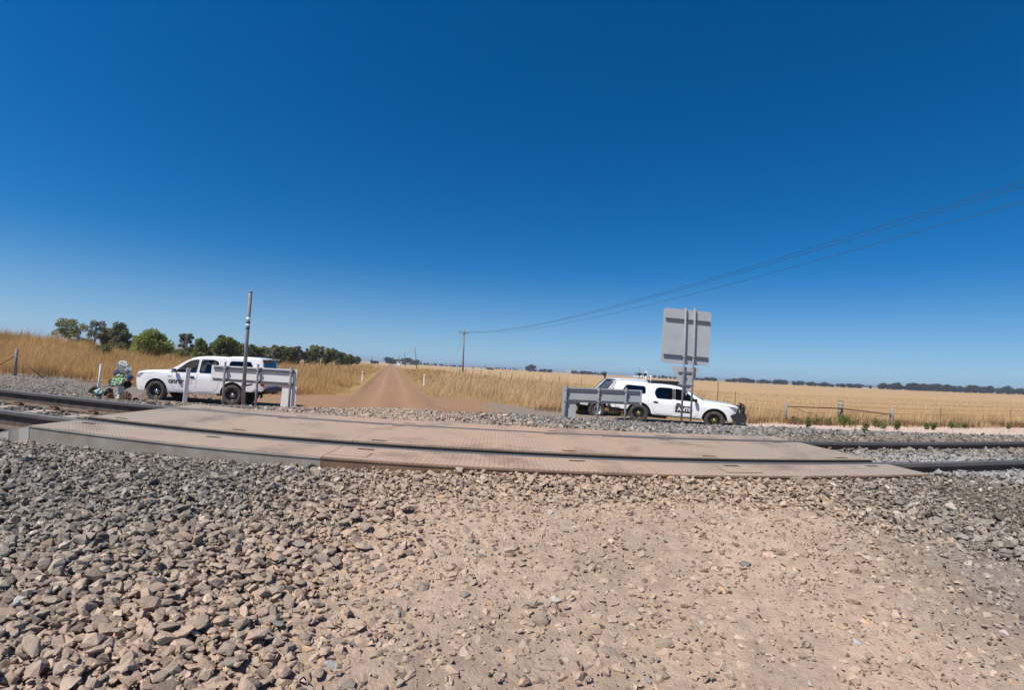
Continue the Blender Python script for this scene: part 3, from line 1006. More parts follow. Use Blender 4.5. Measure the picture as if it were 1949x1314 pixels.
def cdt_poly(outer, holes=(), grid=0.0):
    """triangles of a flat outline with holes (and inner grid points so that it can bend)"""
    pts, edges = [], []
    for loop in (outer, *holes):
        b = len(pts)
        pts += [Vector(p) for p in loop]
        edges += [(b + i, b + (i + 1) % len(loop)) for i in range(len(loop))]

    def inside(p, loop):
        r_ = False
        for i in range(len(loop)):
            (x1, y1), (x2, y2) = loop[i], loop[(i + 1) % len(loop)]
            if (y1 > p[1]) != (y2 > p[1]) and p[0] < (x2 - x1) * (p[1] - y1) / (y2 - y1) + x1: r_ = not r_
        return r_
    if grid > 0:
        xs_ = [p[0] for p in outer]; ys_ = [p[1] for p in outer]
        for gx in np.arange(min(xs_) + grid / 2, max(xs_), grid):
            for gy in np.arange(min(ys_) + grid / 2, max(ys_), grid):
                if inside((gx, gy), outer) and not any(inside((gx, gy), h) for h in holes): pts.append(Vector((float(gx), float(gy))))
    V, E_, Fc, *_ = delaunay_2d_cdt(pts, edges, [], 0, 1e-6)
    fs = []
    for f in Fc:
        c = sum((V[i] for i in f), Vector((0, 0))) / len(f)
        if inside(c, outer) and not any(inside(c, h) for h in holes): fs.append(tuple(f))
    return [tuple(v) for v in V], fs


def stadium(cx, cy, l, w, n=5):
    p = []
    for k in range(n + 1):
        t = -math.pi / 2 + math.pi * k / n
        p.append((cx + l / 2 + w / 2 * math.cos(t), cy + w / 2 * math.sin(t)))
    for k in range(n + 1):
        t = math.pi / 2 + math.pi * k / n
        p.append((cx - l / 2 + w / 2 * math.cos(t), cy + w / 2 * math.sin(t)))
    return p


deck = thing('crossing_deck', 'dusty steel tread plate deck filling the level crossing', 'crossing deck', (0, 0, 0))


def deck_panel(name, x0, x1, y0, y1, z, slots, th=0.09, lipy=None):
    m = MB()
    holes = [stadium(sx, sy, 0.10, 0.042) for sx, sy in slots]
    n = 12
    outer = [(x0, y0)] + [(x1, y0), (x1, y1), (x0, y1)]
    V, Fc = cdt_poly(outer, holes)
    m.add([(a, b, z) for a, b in V], Fc)
    k = len(outer)
    m.add([(a, b, z) for a, b in outer] + [(a, b, z - th) for a, b in outer], [(i, (i + 1) % k, (i + 1) % k + k, i + k) for i in range(k)])
    p = m.build(name, MT['tread'], deck)
    for loop in holes:
        w = MB()
        k = len(loop)
        w.add([(a, b, z - 0.028) for a, b in loop], [tuple(range(k))])
        w.add([(a, b, z - 0.0005) for a, b in loop] + [(a, b, z - 0.028) for a, b in loop], [(i, (i + 1) % k, (i + 1) % k + k, i + k) for i in range(k)])
        w.build('lifting_slot', MT['rubber_and_slot_shade'], p)  # slot walls and floor coloured black to stand in for shade
    return p


JX = (-3.775, -1.215, 1.215, 3.64)
SX = (-3.55, -2.3, -1.0, 0.68, 1.98, 3.38)
for a in range(3):
    x0, x1 = JX[a] + 0.005, JX[a + 1] - 0.005
    sx = [s for s in SX if x0 + 0.08 < s < x1 - 0.08]
    dz = (0.0, 0.004, -0.002)[a]
    deck_panel('field_panel', x0, x1, 3.345, YN - 0.042, 1.296 + dz * 0.5, [(s, 3.735) for s in sx])
    deck_panel('gauge_panel', x0 - (0.06 if a == 0 else 0), x1 + (0.02 if a == 2 else 0), YN + 0.195, YF - 0.14, 1.303 + dz, [(s, YN + 0.28) for s in sx] + [(s - 0.05, YF - 0.19) for s in sx])
    deck_panel('field_panel', x0 - (0.13 if a == 0 else 0), x1 + (0.05 if a == 2 else 0), YF + 0.042, 5.86, 1.295 + dz * 0.5, [(s + 0.02, YF + 0.16) for s in sx])
# bolted inspection covers let into the panels
for cx, cy, w, d in ((-1.05, 3.5, 0.28, 0.17), (1.95, 3.52, 0.30, 0.16), (-1.62, 4.5, 0.36, 0.20), (2.05, 5.0, 0.34, 0.16)):
    m = MB()
    m.box((cx, cy, 1.3005), (w, d, 0.004))
    m.build('cover_plate', MT['tread'], deck)
# black flangeway rubbers, frayed in the middle where the traffic crosses
for yc, sd in ((YN, 1), (YF, -1)):
    m = MB()
    XS = np.arange(-3.85, 3.66, 0.05)
    vs, fs = [], []
    for i, x_ in enumerate(XS):
        wv = max(0.0, vnoise(x_ * 3.1, yc, 1) - 0.45) * 0.16 * math.exp(-((x_ + 0.9) / 1.2) ** 2)
        wv += 0.006 * vnoise(x_ * 9, 1.0, 2)
        y_in = yc + sd * ((0.195 if sd > 0 else 0.14) + 0.001)
        y_lip = y_in - sd * (0.018 + wv * 0.5)
        vs += [(x_, y_in, 1.293), (x_, y_lip, 1.290 + wv * 0.15), (x_, y_lip, 1.245), (x_, y_in - sd * 0.005, 1.15)]
        if i:
            b = (i - 1) * 4
            fs += [(b + k, b + 4 + k, b + 5 + k, b + 1 + k) for k in range(3)]
    m.add(vs, fs)
    m.build('rubber_seal', MT['rubber_and_slot_shade'], deck)
# front skirt beam under the near edge and the sloping deflectors at its ends
for a in range(3):
    m = MB()
    m.box(((JX[a] + JX[a + 1]) / 2, 3.335 - 0.002 * (a == 1), 1.195), (JX[a + 1] - JX[a] - 0.006, 0.016, 0.185))
    m.box(((JX[a] + JX[a + 1]) / 2, 3.331 - 0.002 * (a == 1), 1.288), (JX[a + 1] - JX[a] - 0.006, 0.020, 0.010))
    m.build('skirt', MT['skirt' if a == 0 else 'skirt_rust'], deck)
for sgn, x_, l in ((-1, JX[0], 0.62), (1, JX[3], 0.30)):
    m = MB()
    xe = x_ + sgn * l
    xa = x_ + sgn * 0.002
    z1 = 1.294
    z0 = 1.13 if sgn < 0 else 1.20
    lo = 1.02
    m.add([(xa, 3.330, z1), (xe, 3.330, z0), (xe, 3.330, lo), (xa, 3.330, lo), (xa, 3.344, z1), (xe, 3.344, z0), (xe, 3.344, lo), (xa, 3.344, lo)],
          [(0, 1, 2, 3), (4, 7, 6, 5), (0, 4, 5, 1), (1, 5, 6, 2), (0, 3, 7, 4), (2, 6, 7, 3)])
    m.add([(xa, 3.3445, z1 - 0.001), (xe, 3.3445, z0 - 0.001), (xe, YN - 0.09, z0 - 0.001), (xa, YN - 0.045, z1 - 0.001)], [(0, 1, 2, 3)])
    d_ = m.build('end_deflector', MT['skirt'], deck)
    if sgn < 0:  # sunlit patches on the deflector, put in as paler colour
        for xa_, xb_ in ((x_ - 0.115, x_ - 0.004), (x_ - 0.56, x_ - 0.23)):
            w = MB()
            za = z1 - (z1 - z0) * (x_ - xa_) / l - 0.012
            zb = z1 - (z1 - z0) * (x_ - xb_) / l - 0.012
            w.add([(xa_, 3.3265, za), (xb_, 3.3265, zb), (xb_, 3.3265, 1.03), (xa_, 3.3265, 1.03), (xa_, 3.3295, za), (xb_, 3.3295, zb), (xb_, 3.3295, 1.03), (xa_, 3.3295, 1.03)],
                  [(0, 1, 2, 3), (0, 4, 5, 1), (0, 3, 7, 4), (1, 5, 6, 2)])
            w.build('sunlit_patch', MT['skirt_sunlit'], d_)
    else:  # a sunlit patch on this end too, by paler colour
        w = MB()
        w.add([(x_ + 0.09, 3.3265, 1.255), (x_ + 0.2, 3.3265, 1.22), (x_ + 0.2, 3.3265, 1.05), (x_ + 0.09, 3.3265, 1.05), (x_ + 0.09, 3.3295, 1.255), (x_ + 0.2, 3.3295, 1.22), (x_ + 0.2, 3.3295, 1.05), (x_ + 0.09, 3.3295, 1.05)], [(0, 1, 2, 3), (0, 4, 5, 1), (0, 3, 7, 4), (1, 5, 6, 2)])
        w.build('sunlit_patch', MT['skirt_sunlit'], d_)
# end plates between the rails
for x_ in (JX[0] - 0.064, JX[3] + 0.024):
    m = MB()
    m.box((x_, 4.65, 1.2), (0.006, YF - YN - 0.36, 0.18))
    m.build('end_plate', MT['rust'], deck)
ORD = ['leftmost', 'second', 'third', 'fourth', 'fifth', 'sixth', 'seventh', 'eighth', 'ninth', 'tenth', 'eleventh', 'twelfth', 'thirteenth', 'fourteenth', 'fifteenth', 'sixteenth', 'seventeenth', 'eighteenth', 'nineteenth', 'twentieth']


def ordinal(i): return 'leftmost' if i == 0 else ORD[i] + ' from left'



# ------------------------------------------------------------------ dry grass
GV, GT, GC = [], [], []
_goff = 0


def add_blades(x, y, h, w, colr, lean=0.55, head=0.0):
    """tapered bending blades: two quads and a tip each (5 vertices); head: widened seed head"""
    global _goff
    n = len(x)
    if n == 0: return
    z = gz(x, y) - 0.02
    a = RNG.random(n) * 2 * np.pi
    tx, ty = np.cos(a), np.sin(a)
    la = RNG.normal(0.15, 0.6, n)
    lx, ly = np.cos(la) * lean * h * RNG.random(n), np.sin(la) * lean * h * RNG.random(n)
    V = np.zeros((n, 5, 3))
    V[:, 0] = np.stack([x - tx * w / 2, y - ty * w / 2, z], 1)
    V[:, 1] = np.stack([x + tx * w / 2, y + ty * w / 2, z], 1)
    k = 0.55
    wm = w * (0.75 + head * 0.5)
    V[:, 2] = np.stack([x + lx * 0.35 + tx * wm / 2, y + ly * 0.35 + ty * wm / 2, z + h * (k + 0.2 * head)], 1)
    V[:, 3] = np.stack([x + lx * 0.35 - tx * wm / 2, y + ly * 0.35 - ty * wm / 2, z + h * (k + 0.2 * head)], 1)
    V[:, 4] = np.stack([x + lx, y + ly, z + h], 1)
    T = np.array([[0, 1, 2], [0, 2, 3], [3, 2, 4]])
    GV.append(V.reshape(-1, 3))
    GT.append((T[None] + (np.arange(n) * 5)[:, None, None] + _goff).reshape(-1, 3))
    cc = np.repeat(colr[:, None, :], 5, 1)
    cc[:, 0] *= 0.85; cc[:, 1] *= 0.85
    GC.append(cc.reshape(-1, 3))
    _goff += n * 5


def in_view(x, y, m=0.06):
    a = np.arctan2(x, y)
    return (a > -0.94 - m) & (a < 0.97 + m)


def straw(n, base, sp=0.22):
    c = np.tile(np.array(base), (n, 1)) * np.exp(RNG.normal(0, sp, n))[:, None]
    c[:, 1] *= RNG.normal(1, 0.05, n)
    return c


def grass_zone(x0, x1, y0, y1, dens, hgt, wid, field=False):
    n = int((x1 - x0) * (y1 - y0) * dens)
    x, y = RNG.uniform(x0, x1, n), RNG.uniform(y0, y1, n)
    ok = in_view(x, y)
    x, y = x[ok], y[ok]
    nz_ = fbm(x * 0.35, y * 0.35, 2) - 0.5
    cl = fbm(x * 0.8, y * 0.8, 1)
    fs_ = fence_side(x, y)
    gfr = grass_front(x) + nz_ * 3 + (fbm(x * 1.1, y * 1.1 + 5, 0) - 0.5) * 2.5
    ok = (np.abs(x - road_mid(y)) > road_half(y) + 0.5 + (fbm(x * 0.5 + 8, y * 0.5, 0) - 0.35) * 2.2) & (y > gfr)
    ok &= (fs_ > 0.6) if field else (fs_ < 1.0)
    if not field: ok &= RNG.random(len(x)) < 0.35 + 1.1 * cl
    x, y, cl = x[ok], y[ok], cl[ok]
    gfr = gfr[ok]
    # shorter and trodden at the edges of the dirt
    edge = sstep(0, 4.2, np.minimum(np.abs(x - road_mid(y)) - road_half(y), (y - gfr) * 1.2))
    h = hgt * (0.25 + 0.75 * edge) * np.exp(RNG.normal(0, 0.26, len(x))) * (0.40 + 1.15 * cl)
    base = np.where((x < -9)[:, None], np.array([0.63, 0.425, 0.19]), np.array([0.70, 0.515, 0.285]))
    if field: base = np.tile(np.array([0.62, 0.435, 0.235]), (len(x), 1)); h = hgt * np.exp(RNG.normal(0, 0.12, len(x)))
    c = base * np.exp(RNG.normal(0, 0.15, len(x)))[:, None]
    dark = sstep(0.60, 0.74, fbm(x * 0.45 + 3, y * 0.45, 3))[:, None] * (0 if field else 0.55)
    c = c * (1 - dark) + np.array([0.22, 0.13, 0.06]) * dark
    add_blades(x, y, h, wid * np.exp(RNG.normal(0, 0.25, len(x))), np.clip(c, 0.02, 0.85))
    if not field:
        s = RNG.random(len(x)) < 0.10
        add_blades(x[s], y[s], h[s] * RNG.uniform(1.15, 1.6, s.sum()), wid * 0.8 + 0 * x[s], c[s] * 0.85, 0.5, 1.0)


grass_zone(-48, 9, 19.5, 30, 130, 0.60, 0.015)
grass_zone(9, 42, 19.5, 24.5, 90, 0.40, 0.014)
grass_zone(-66, 30, 30, 45, 60, 0.66, 0.020)
grass_zone(-95, 14, 45, 75, 17, 0.66, 0.040)
grass_zone(-150, 8, 75, 140, 4.0, 0.66, 0.08)
grass_zone(4, 60, 23, 42, 30, 0.17, 0.024, True)
grass_zone(-6, 110, 42, 80, 6, 0.17, 0.05, True)
# rough, browner growth along the fence and the foot of the mound
for (x0, x1, y0, y1, n, hh, cc) in ((9.5, 40, 19.6, 22.6, 9500, 0.26, (0.22, 0.13, 0.068)), (10, 38, 23.0, 24.6, 4200, 0.62, (0.48, 0.33, 0.16)), (-40, -13, 21.8, 24.2, 3600, 0.38, (0.27, 0.165, 0.09)), (-15, -10.5, 24.5, 27, 700, 0.35, (0.30, 0.19, 0.09)), (2.0, 7.5, 23.2, 25.5, 800, 0.32, (0.30, 0.19, 0.09))):
    x, y = RNG.uniform(x0, x1, n), RNG.uniform(y0, y1, n)
    ok = RNG.random(n) < sstep(0.35, 0.6, fbm(x * 0.7, y * 0.9, 0))
    x, y = x[ok], y[ok]
    add_blades(x, y, hh * np.exp(RNG.normal(0, 0.3, len(x))), 0.02 + 0 * x, straw(len(x), cc), 0.6)
# scruffy tufts on the pale track
x, y = RNG.uniform(9, 30, 900), RNG.uniform(12.5, 20, 900)
ok = fbm(x * 0.9, y * 0.9, 3) > 0.60
add_blades(x[ok], y[ok], 0.10 + 0.1 * RNG.random(ok.sum()), 0.02 + 0 * x[ok], straw(ok.sum(), (0.30, 0.19, 0.12)), 0.9)
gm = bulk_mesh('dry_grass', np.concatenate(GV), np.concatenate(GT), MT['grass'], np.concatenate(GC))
grass = link('dry_grass', gm)
tag(grass, 'tall straw coloured dry grass on the verges and the field', 'grass', kind='stuff')
print('grass tris', len(gm.polygons))

# ------------------------------------------------------------------ trees and bushes


def leaf_cloud(rr, clumps, per, size, colr, droop=0.0):
    """leaf faces spread through clumps; returns vertices, triangles, colours"""
    V, T, Cc = [], [], []
    b = 0
    for (c, rad) in clumps:
        n = max(3, int(per * rad[0] * rad[2]))
        d = rr.normal(0, 1, (n, 3))
        d /= np.linalg.norm(d, axis=1)[:, None]
        rr_ = rr.random(n) ** 0.45
        p = np.array(c) + d * rr_[:, None] * np.array(rad)
        a = rr.random(n) * 2 * np.pi
        u = np.stack([np.cos(a), np.sin(a), rr.normal(-droop, 0.5, n)], 1)
        u /= np.linalg.norm(u, axis=1)[:, None]
        w = np.cross(u, rr.normal(0, 1, (n, 3)))
        w /= np.maximum(np.linalg.norm(w, axis=1), 1e-6)[:, None]
        s = size * np.exp(rr.normal(0, 0.3, n))[:, None]
        q = np.stack([p - u * s, p + w * s * 0.55, p + u * s, p - w * s * 0.55], 1)
        V.append(q.reshape(-1, 3))
        t = np.array([[0, 1, 2], [0, 2, 3]])
        T.append((t[None] + (np.arange(n) * 4)[:, None, None] + b).reshape(-1, 3))
        b += n * 4
        k = np.exp(rr.normal(0, 0.22, n))[:, None]
        tone = np.array(colr) * rr.uniform(0.75, 1.25)
        Cc.append(np.repeat(tone * k, 4, 0))
    return np.concatenate(V), np.concatenate(T), np.clip(np.concatenate(Cc), 0.008, 0.5)


def make_tree(name, label, loc, h, w, colr, seed, dense=1.0, kind='round', bark='bark', group=None, leaf=0.16, cat='tree'):
    """tapered trunk with limbs, and leaf clumps about their ends"""
    rr = np.random.default_rng(seed)
    t = thing(name, label, cat, loc, rr.random() * 6, group)
    m = MB()
    th = h * {'round': 0.16, 'gum': 0.34, 'bush': 0.05, 'cone': 0.12}[kind]
    top = Vector((rr.normal(0, 0.05) * h, rr.normal(0, 0.05) * h, h * 0.72))
    m.tube([(0, 0, -0.15), (top.x * 0.2, top.y * 0.2, th), (top.x * 0.6, top.y * 0.6, h * 0.5), tuple(top)], [h * 0.03, h * 0.024, h * 0.015, h * 0.006], 6)
    clumps = []
    nl = int({'round': 15, 'gum': 22, 'bush': 11, 'cone': 14}[kind] * (0.75 + 0.5 * dense))
    for i in range(nl):
        a = i * 2.4 + rr.normal(0, 0.4)
        if kind == 'cone':
            f = (i + 0.5) / nl
            zz = h * (0.16 + 0.78 * f)
            rad = w / 2 * (1.0 - 0.75 * f) * rr.uniform(0.5, 0.95)
        elif kind == 'gum':
            zz = h * rr.uniform(0.45, 0.92)
            rad = w / 2 * rr.uniform(0.25, 0.85) * math.sqrt(max(0.15, 1 - ((zz / h - 0.62) / 0.42) ** 2))
        else:
            zz = h * rr.uniform(0.2 if kind == 'round' else 0.12, 0.88)
            rad = w / 2 * rr.uniform(0.3, 0.85) * math.sqrt(max(0.12, 1 - ((zz / h - 0.45) / 0.52) ** 2))
        c = (math.cos(a) * rad, math.sin(a) * rad, zz)
        s0 = rr.uniform(0.15, 0.27) * w * (0.58 if kind == 'gum' else 0.92)
        clumps.append((c, (s0, s0, s0 * rr.uniform(0.6, 0.95))))
        z0 = max(th * 0.8, zz - rad * 0.9)
        f0 = min(1.0, z0 / (h * 0.72))
        p0 = (top.x * f0, top.y * f0, z0)
        m.tube([p0, ((p0[0] + c[0]) / 2, (p0[1] + c[1]) / 2, (z0 + zz) / 2 + 0.04 * h), c], [h * 0.012, h * 0.008, h * 0.003], 5)
    if kind != 'gum':
        for i in range(int(11 * dense)):
            a = rr.random() * 6.28
            q = rr.uniform(0.1, 0.55) * w * 0.5
            s0 = rr.uniform(0.17, 0.25) * w
            clumps.append(((math.cos(a) * q, math.sin(a) * q, h * rr.uniform(0.22, 0.85) * (0.8 if kind == 'cone' else 1)), (s0, s0, s0 * 0.8)))
    m.build('trunk', MT[bark], t)
    V, T, Cc = leaf_cloud(rr, clumps, 480 * dense * (0.14 / leaf) ** 2 / max(0.35, (w / 4) ** 1.0), leaf, colr, 0.3)
    link('crown', bulk_mesh('crown', V, T, MT['leaf'], Cc), t)
    return t


GREEN, OLIVE, DARK, GREY = (0.205, 0.245, 0.062), (0.23, 0.225, 0.095), (0.11, 0.13, 0.055), (0.26, 0.265, 0.20)
# px, top, base, width in the photograph, depth, kind, colour
TREES = [
    (125, 606, 660, 58, 50, 'gum', (0.225, 0.235, 0.11), 'bark_pale', 0.8, 'spreading gum tree with pale branches, leftmost on the grassy rise'),
    (174, 607, 668, 40, 54, 'gum', GREY, 'bark', 0.55, 'thin grey leaved gum tree, second from the left on the rise'),
    (157, 644, 668, 36, 50, 'bush', DARK, 'bark', 1.0, 'dark low bush under the thin grey gum tree'),
    (203, 622, 672, 36, 56, 'round', OLIVE, 'bark', 1.0, 'olive tree beside the tall ragged tree on the rise'),
    (222, 613, 674, 44, 52, 'cone', (0.14, 0.145, 0.07), 'bark', 0.95, 'tall ragged dark tree in the left clump'),
    (192, 662, 684, 38, 42, 'bush', (0.12, 0.135, 0.045), 'bark', 1.1, 'small rounded green bush standing alone in dry grass'),
    (282, 629, 682, 68, 50, 'round', GREEN, 'bark', 1.25, 'broad dense rounded green tree above the pickup bonnet'),
    (349, 633, 676, 34, 62, 'gum', (0.19, 0.195, 0.13), 'bark', 0.9, 'slim grey green tree right of the broad rounded tree'),
    (378, 643, 682, 30, 58, 'cone', GREEN, 'bark', 1.1, 'small pointed green tree above the cab of the left pickup'),
    (424, 635, 690, 46, 54, 'round', (0.16, 0.20, 0.06), 'bark', 1.25, 'tall full green tree behind the canopy of the left pickup'),
    (402, 650, 690, 34, 60, 'round', OLIVE, 'bark', 1.0, 'olive bush between two green trees above the left pickup'),
    (334, 664, 684, 30, 60, 'bush', OLIVE, 'bark', 1.0, 'low olive bush left of the slim grey green tree'),
    (243, 648, 678, 34, 57, 'round', OLIVE, 'bark', 1.0, 'olive bush between the ragged tree and the broad rounded tree'),
    (362, 660, 684, 28, 60, 'bush', (0.13, 0.14, 0.06), 'bark', 1.0, 'low dark bush left of the small pointed green tree'),
    (140, 646, 664, 26, 52, 'bush', DARK, 'bark', 1.0, 'low dark bush right under the leftmost gum tree'),
    (255, 655, 680, 26, 55, 'bush', GREEN, 'bark', 1.0, 'low green bush touching the broad rounded tree'),
]
for i, (px, ty, by, wd, dep, kind, colr, bark, dn, lab) in enumerate(TREES):
    b = ground_at(px, dep)
    tp = at(px, ty, dep)
    dist = math.hypot(b.x, b.y)
    hh = tp.z - b.z
    ww = wd / F * dist * 0.93
    make_tree('bush' if kind == 'bush' else 'tree', lab, b, hh, ww, tuple(1.12 * c for c in colr), 40 + i, dn, kind, bark, None, 0.122, 'bush' if kind == 'bush' else 'tree')
# the row of roadside trees that runs on towards the road
row = [(458, 651, 34, 64, 'round'), (482, 655, 30, 68, 'round'), (470, 658, 30, 66, 'cone'), (505, 661, 32, 72, 'round'), (527, 655, 30, 74, 'round'), (548, 660, 30, 78, 'round'), (558, 656, 28, 84, 'round'), (578, 662, 26, 86, 'gum'), (592, 657, 24, 92, 'cone'), (606, 655, 26, 96, 'gum'), (618, 661, 22, 100, 'round'), (630, 661, 22, 108, 'gum'), (642, 668, 22, 118, 'round'), (654, 670, 20, 128, 'round'), (664, 674, 18, 145, 'round'), (676, 677, 16, 170, 'round'), (514, 664, 28, 70, 'bush'), (440, 664, 28, 62, 'bush')]
row.sort()
for i, (px, ty, wd, dep, kind) in enumerate(row):
    b = ground_at(px, dep)
    tp = at(px, ty, dep)
    dist = math.hypot(b.x, b.y)
    make_tree('tree', 'dark green tree, %s, in the dense row towards the dirt road' % ordinal(i), b, tp.z - b.z, wd / F * dist, [(0.20, 0.225, 0.08), (0.225, 0.23, 0.095), (0.185, 0.19, 0.12)][i % 3], 90 + i, 1.1, kind, 'bark', 'roadside tree row left of the road', 0.13 + 0.0006 * dep)

# far windbreaks on the horizon: each tree a copy of one of four
protos = []
for k, (kind, colr) in enumerate((('bush', (0.075, 0.085, 0.055)), ('round', (0.085, 0.092, 0.066)), ('bush', (0.068, 0.080, 0.050)), ('bush', (0.080, 0.088, 0.062)))):
    protos.append(make_tree('distant_tree', 'x', (0, 0, -50), 8.0, 8.5 if kind != 'bush' else 11, colr, 300 + k, 1.2, kind, 'bark', None, 0.38))


def belt(p0, p1, n, hpx, dep, label, group, jit=0.3, kinds=(0, 1, 2, 3)):
    rr = random.Random(int(p0 * 7 + n))
    for i in range(n):
        px = p0 + (p1 - p0) * (i + 0.5) / n + rr.uniform(-jit, jit) * (p1 - p0) / n
        d = dep * rr.uniform(0.94, 1.06)
        b = ground_at(px, d)
        hh = hpx * rr.uniform(0.6, 1.15) / F * math.hypot(b.x, b.y) * 0.95
        t = copy_tree(protos[rr.choice(kinds)])
        t.location = b
        s = hh / 8.0
        t.scale = (s * rr.uniform(0.9, 1.5), s * rr.uniform(0.9, 1.5), s)
        t.rotation_euler = (0, 0, rr.random() * 6.28)
        tag(t, label.replace(' tree', ' tree, %s,' % ordinal(i), 1), 'tree', group)


belt(734, 792, 14, 12, 620, 'dark tree in the windbreak left of the leaning pole', 'windbreak left of the leaning pole')
belt(704, 720, 3, 8, 420, 'small far tree at the end of the left tree row', 'far trees where the road vanishes')
belt(793, 868, 15, 4.5, 1100, 'tiny tree on the skyline between leaning and power pole', 'skyline trees by the power pole')
belt(868, 985, 18, 4.5, 1100, 'tiny tree on the skyline behind the far farm sheds', 'skyline trees behind the sheds')
belt(1001, 1016, 2, 13, 700, 'taller round tree on the skyline right of the power pole', 'tall skyline trees right of the power pole', 0.2, (0, 2))
belt(1016, 1050, 6, 6, 760, 'low tree beside the taller round skyline trees', 'low skyline trees right of the tall pair')
belt(1088, 1152, 12, 6.5, 760, 'low tree on the skyline above the right hand board', 'skyline trees above the right board')
belt(1235, 1300, 9, 5.5, 760, 'low tree on the skyline above the right pickup roof', 'skyline trees above the right pickup')
belt(1322, 1362, 8, 7.0, 700, 'dark tree on the skyline just right of the sign posts', 'skyline trees right of the sign')
belt(1380, 1500, 19, 8.5, 640, 'dark tree in the long skyline windbreak right of pickup', 'long windbreak right of the pickup')
belt(1508, 1530, 4, 8.5, 600, 'dark tree in the small round skyline clump', 'small skyline clump')
belt(1534, 1660, 18, 7.5, 560, 'dark tree in the broken skyline row above the fence', 'broken skyline row above the fence')
belt(1672, 1832, 20, 11.5, 470, 'dark tree in the solid skyline windbreak at right', 'solid windbreak at right')
belt(1838, 1960, 15, 11.5, 450, 'dark tree in the skyline windbreak at the right edge', 'windbreak at the right edge')
for p in protos:
    for ch in list(p.children): bpy.data.objects.remove(ch, do_unlink=True)
    bpy.data.objects.remove(p, do_unlink=True)

# green weeds along the pale track
WEEDS = [(1488 + 27, 800, 20, 14, 20.5), (1537, 822, 14, 22, 17.0), (1553, 803, 18, 14, 20.4), (1577, 807, 13, 14, 20), (1607, 815, 27, 24, 18.4), (1648, 826, 12, 12, 16.3), (1667, 814, 14, 16, 18.6), (1684, 822, 18, 15, 17.3), (1707, 826, 15, 17, 16.4), (1763, 822, 10, 12, 17.2), (1777, 823, 12, 13, 16.8), (1812, 814, 22, 14, 18.6), (1837, 816, 12, 10, 18.4), (1920, 818, 9, 10, 18.5), (1290 + 108, 808, 8, 10, 18.0)]
WEEDS.sort()
BIG = max(range(len(WEEDS)), key=lambda i: WEEDS[i][2])
for i, (px, by, wd, hp, dep) in enumerate(WEEDS):
    b = at(px, by, dep)
    z = gz1(b.x, b.y)
    dist = math.hypot(b.x, b.y)
    rr = np.random.default_rng(500 + i)
    t = thing('weed_plant', ('largest bright green weed clump in front of the thick fence post' if i == BIG else 'low green weed, %s along the pale track' % ordinal(i)), 'weed', (b.x, b.y, z), 0, 'green weeds along the pale track')
    w, h = wd / F * dist * 0.9, hp / F * dist * 0.95
    cl = [((rr.normal(0, w * 0.22), rr.normal(0, w * 0.2), h * rr.uniform(0.2, 0.7)), (w * 0.24, w * 0.24, h * 0.32)) for _ in range(9)]
    V, T, Cc = leaf_cloud(rr, cl, 1600 / max(w, 0.25), 0.032, (0.15, 0.23, 0.04) if i == BIG else (0.20, 0.215, 0.085), -0.4)
    link('leaves', bulk_mesh('leaves', V, T, MT['leaf'], Cc), t)
    m = MB()
    for k in range(7):
        a = k * 0.9
        m.tube([(0, 0, -0.03), (math.cos(a) * w * 0.15, math.sin(a) * w * 0.15, h * 0.4), (math.cos(a) * w * 0.32, math.sin(a) * w * 0.32, h * 0.75)], [0.008, 0.006, 0.003], 4)
    m.build('stems', MT['bark'], t)

# ------------------------------------------------------------------ fences


def wood_post(name, parent, p, h, r, mat_, n=9, seed=0):
    rr = random.Random(seed)
    m = MB()
    m.tube([(0, 0, -0.3), (rr.gauss(0, 0.006), 0, h * 0.5), (rr.gauss(0, 0.012), rr.gauss(0, 0.012), h)], [r * 1.08, r, r * 0.93], n)
    return m.build(name, mat_, parent, p)


def wires_along(parent, pts, hs, r, name='wire', mat_=None):
    for hgt in hs:
        m = MB()
        q = []
        for i in range(len(pts)):
            q.append(Vector(pts[i]) + Vector((0, 0, hgt)))
            if i + 1 < len(pts):
                mid = (Vector(pts[i]) + Vector(pts[i + 1])) / 2 + Vector((0, 0, hgt - 0.02))
                q.append(mid)
        o0 = Vector(parent.location)
        m.tube([p - o0 for p in q], r, 4, False)
        m.build(name, mat_ or MT['fence_wire'], parent)


# fence along the road: steel pickets dwindling to the power pole
fr = thing('wire_fence', 'thin wire fence of dark pickets running off beside the dirt road', 'fence', (0, 0, 0))
pk = MB()
pk.prism([(-0.02, -0.012), (0.02, -0.012), (0.008, 0.022), (-0.008, 0.022)], -0.2, 1.2, 'z')
picket_me = pk.mesh('picket', MT['rust'])
NP = 15
pts = []
for i in range(NP):
    f = i / (NP - 1)
    q = FENCE_A + (FENCE_B - FENCE_A) * f
    p = Vector((q[0], q[1], gz1(q[0], q[1])))
    pts.append(p)
    s = link('post', picket_me, fr, p)
    s.scale = (1 + 2.2 * f, 1 + 2.2 * f, 1.05 + 0.12 * random.random() + 0.12 * f)
wires_along(fr, pts, (0.45, 0.8, 1.1), 0.004)
p = ground_at(1367, 30.0)
tall = thing('star_picket', 'tall single steel picket above the right pickup bonnet', 'fence post', p)
m = MB()
m.prism([(-0.022, -0.014), (0.022, -0.014), (0.009, 0.026), (-0.009, 0.026)], -0.3, at(1367, 727, 30.0).z - p.z, 'z')
m.build('post', MT['rust'], tall)

# fence along the railway, with its heavy strainer and pipe rail
fr2 = thing('strainer_fence', 'weathered strainer fence with long pipe rail beside the pale track', 'fence', (0, 0, 0))


def fpost(px, ty, by, y, r, mat_, name='post', n=9):
    b = ground_at(px, y)
    t_ = at(px, ty, y)
    wood_post(name, fr2, b, t_.z - b.z, r, mat_, n, int(px))
    return b, t_


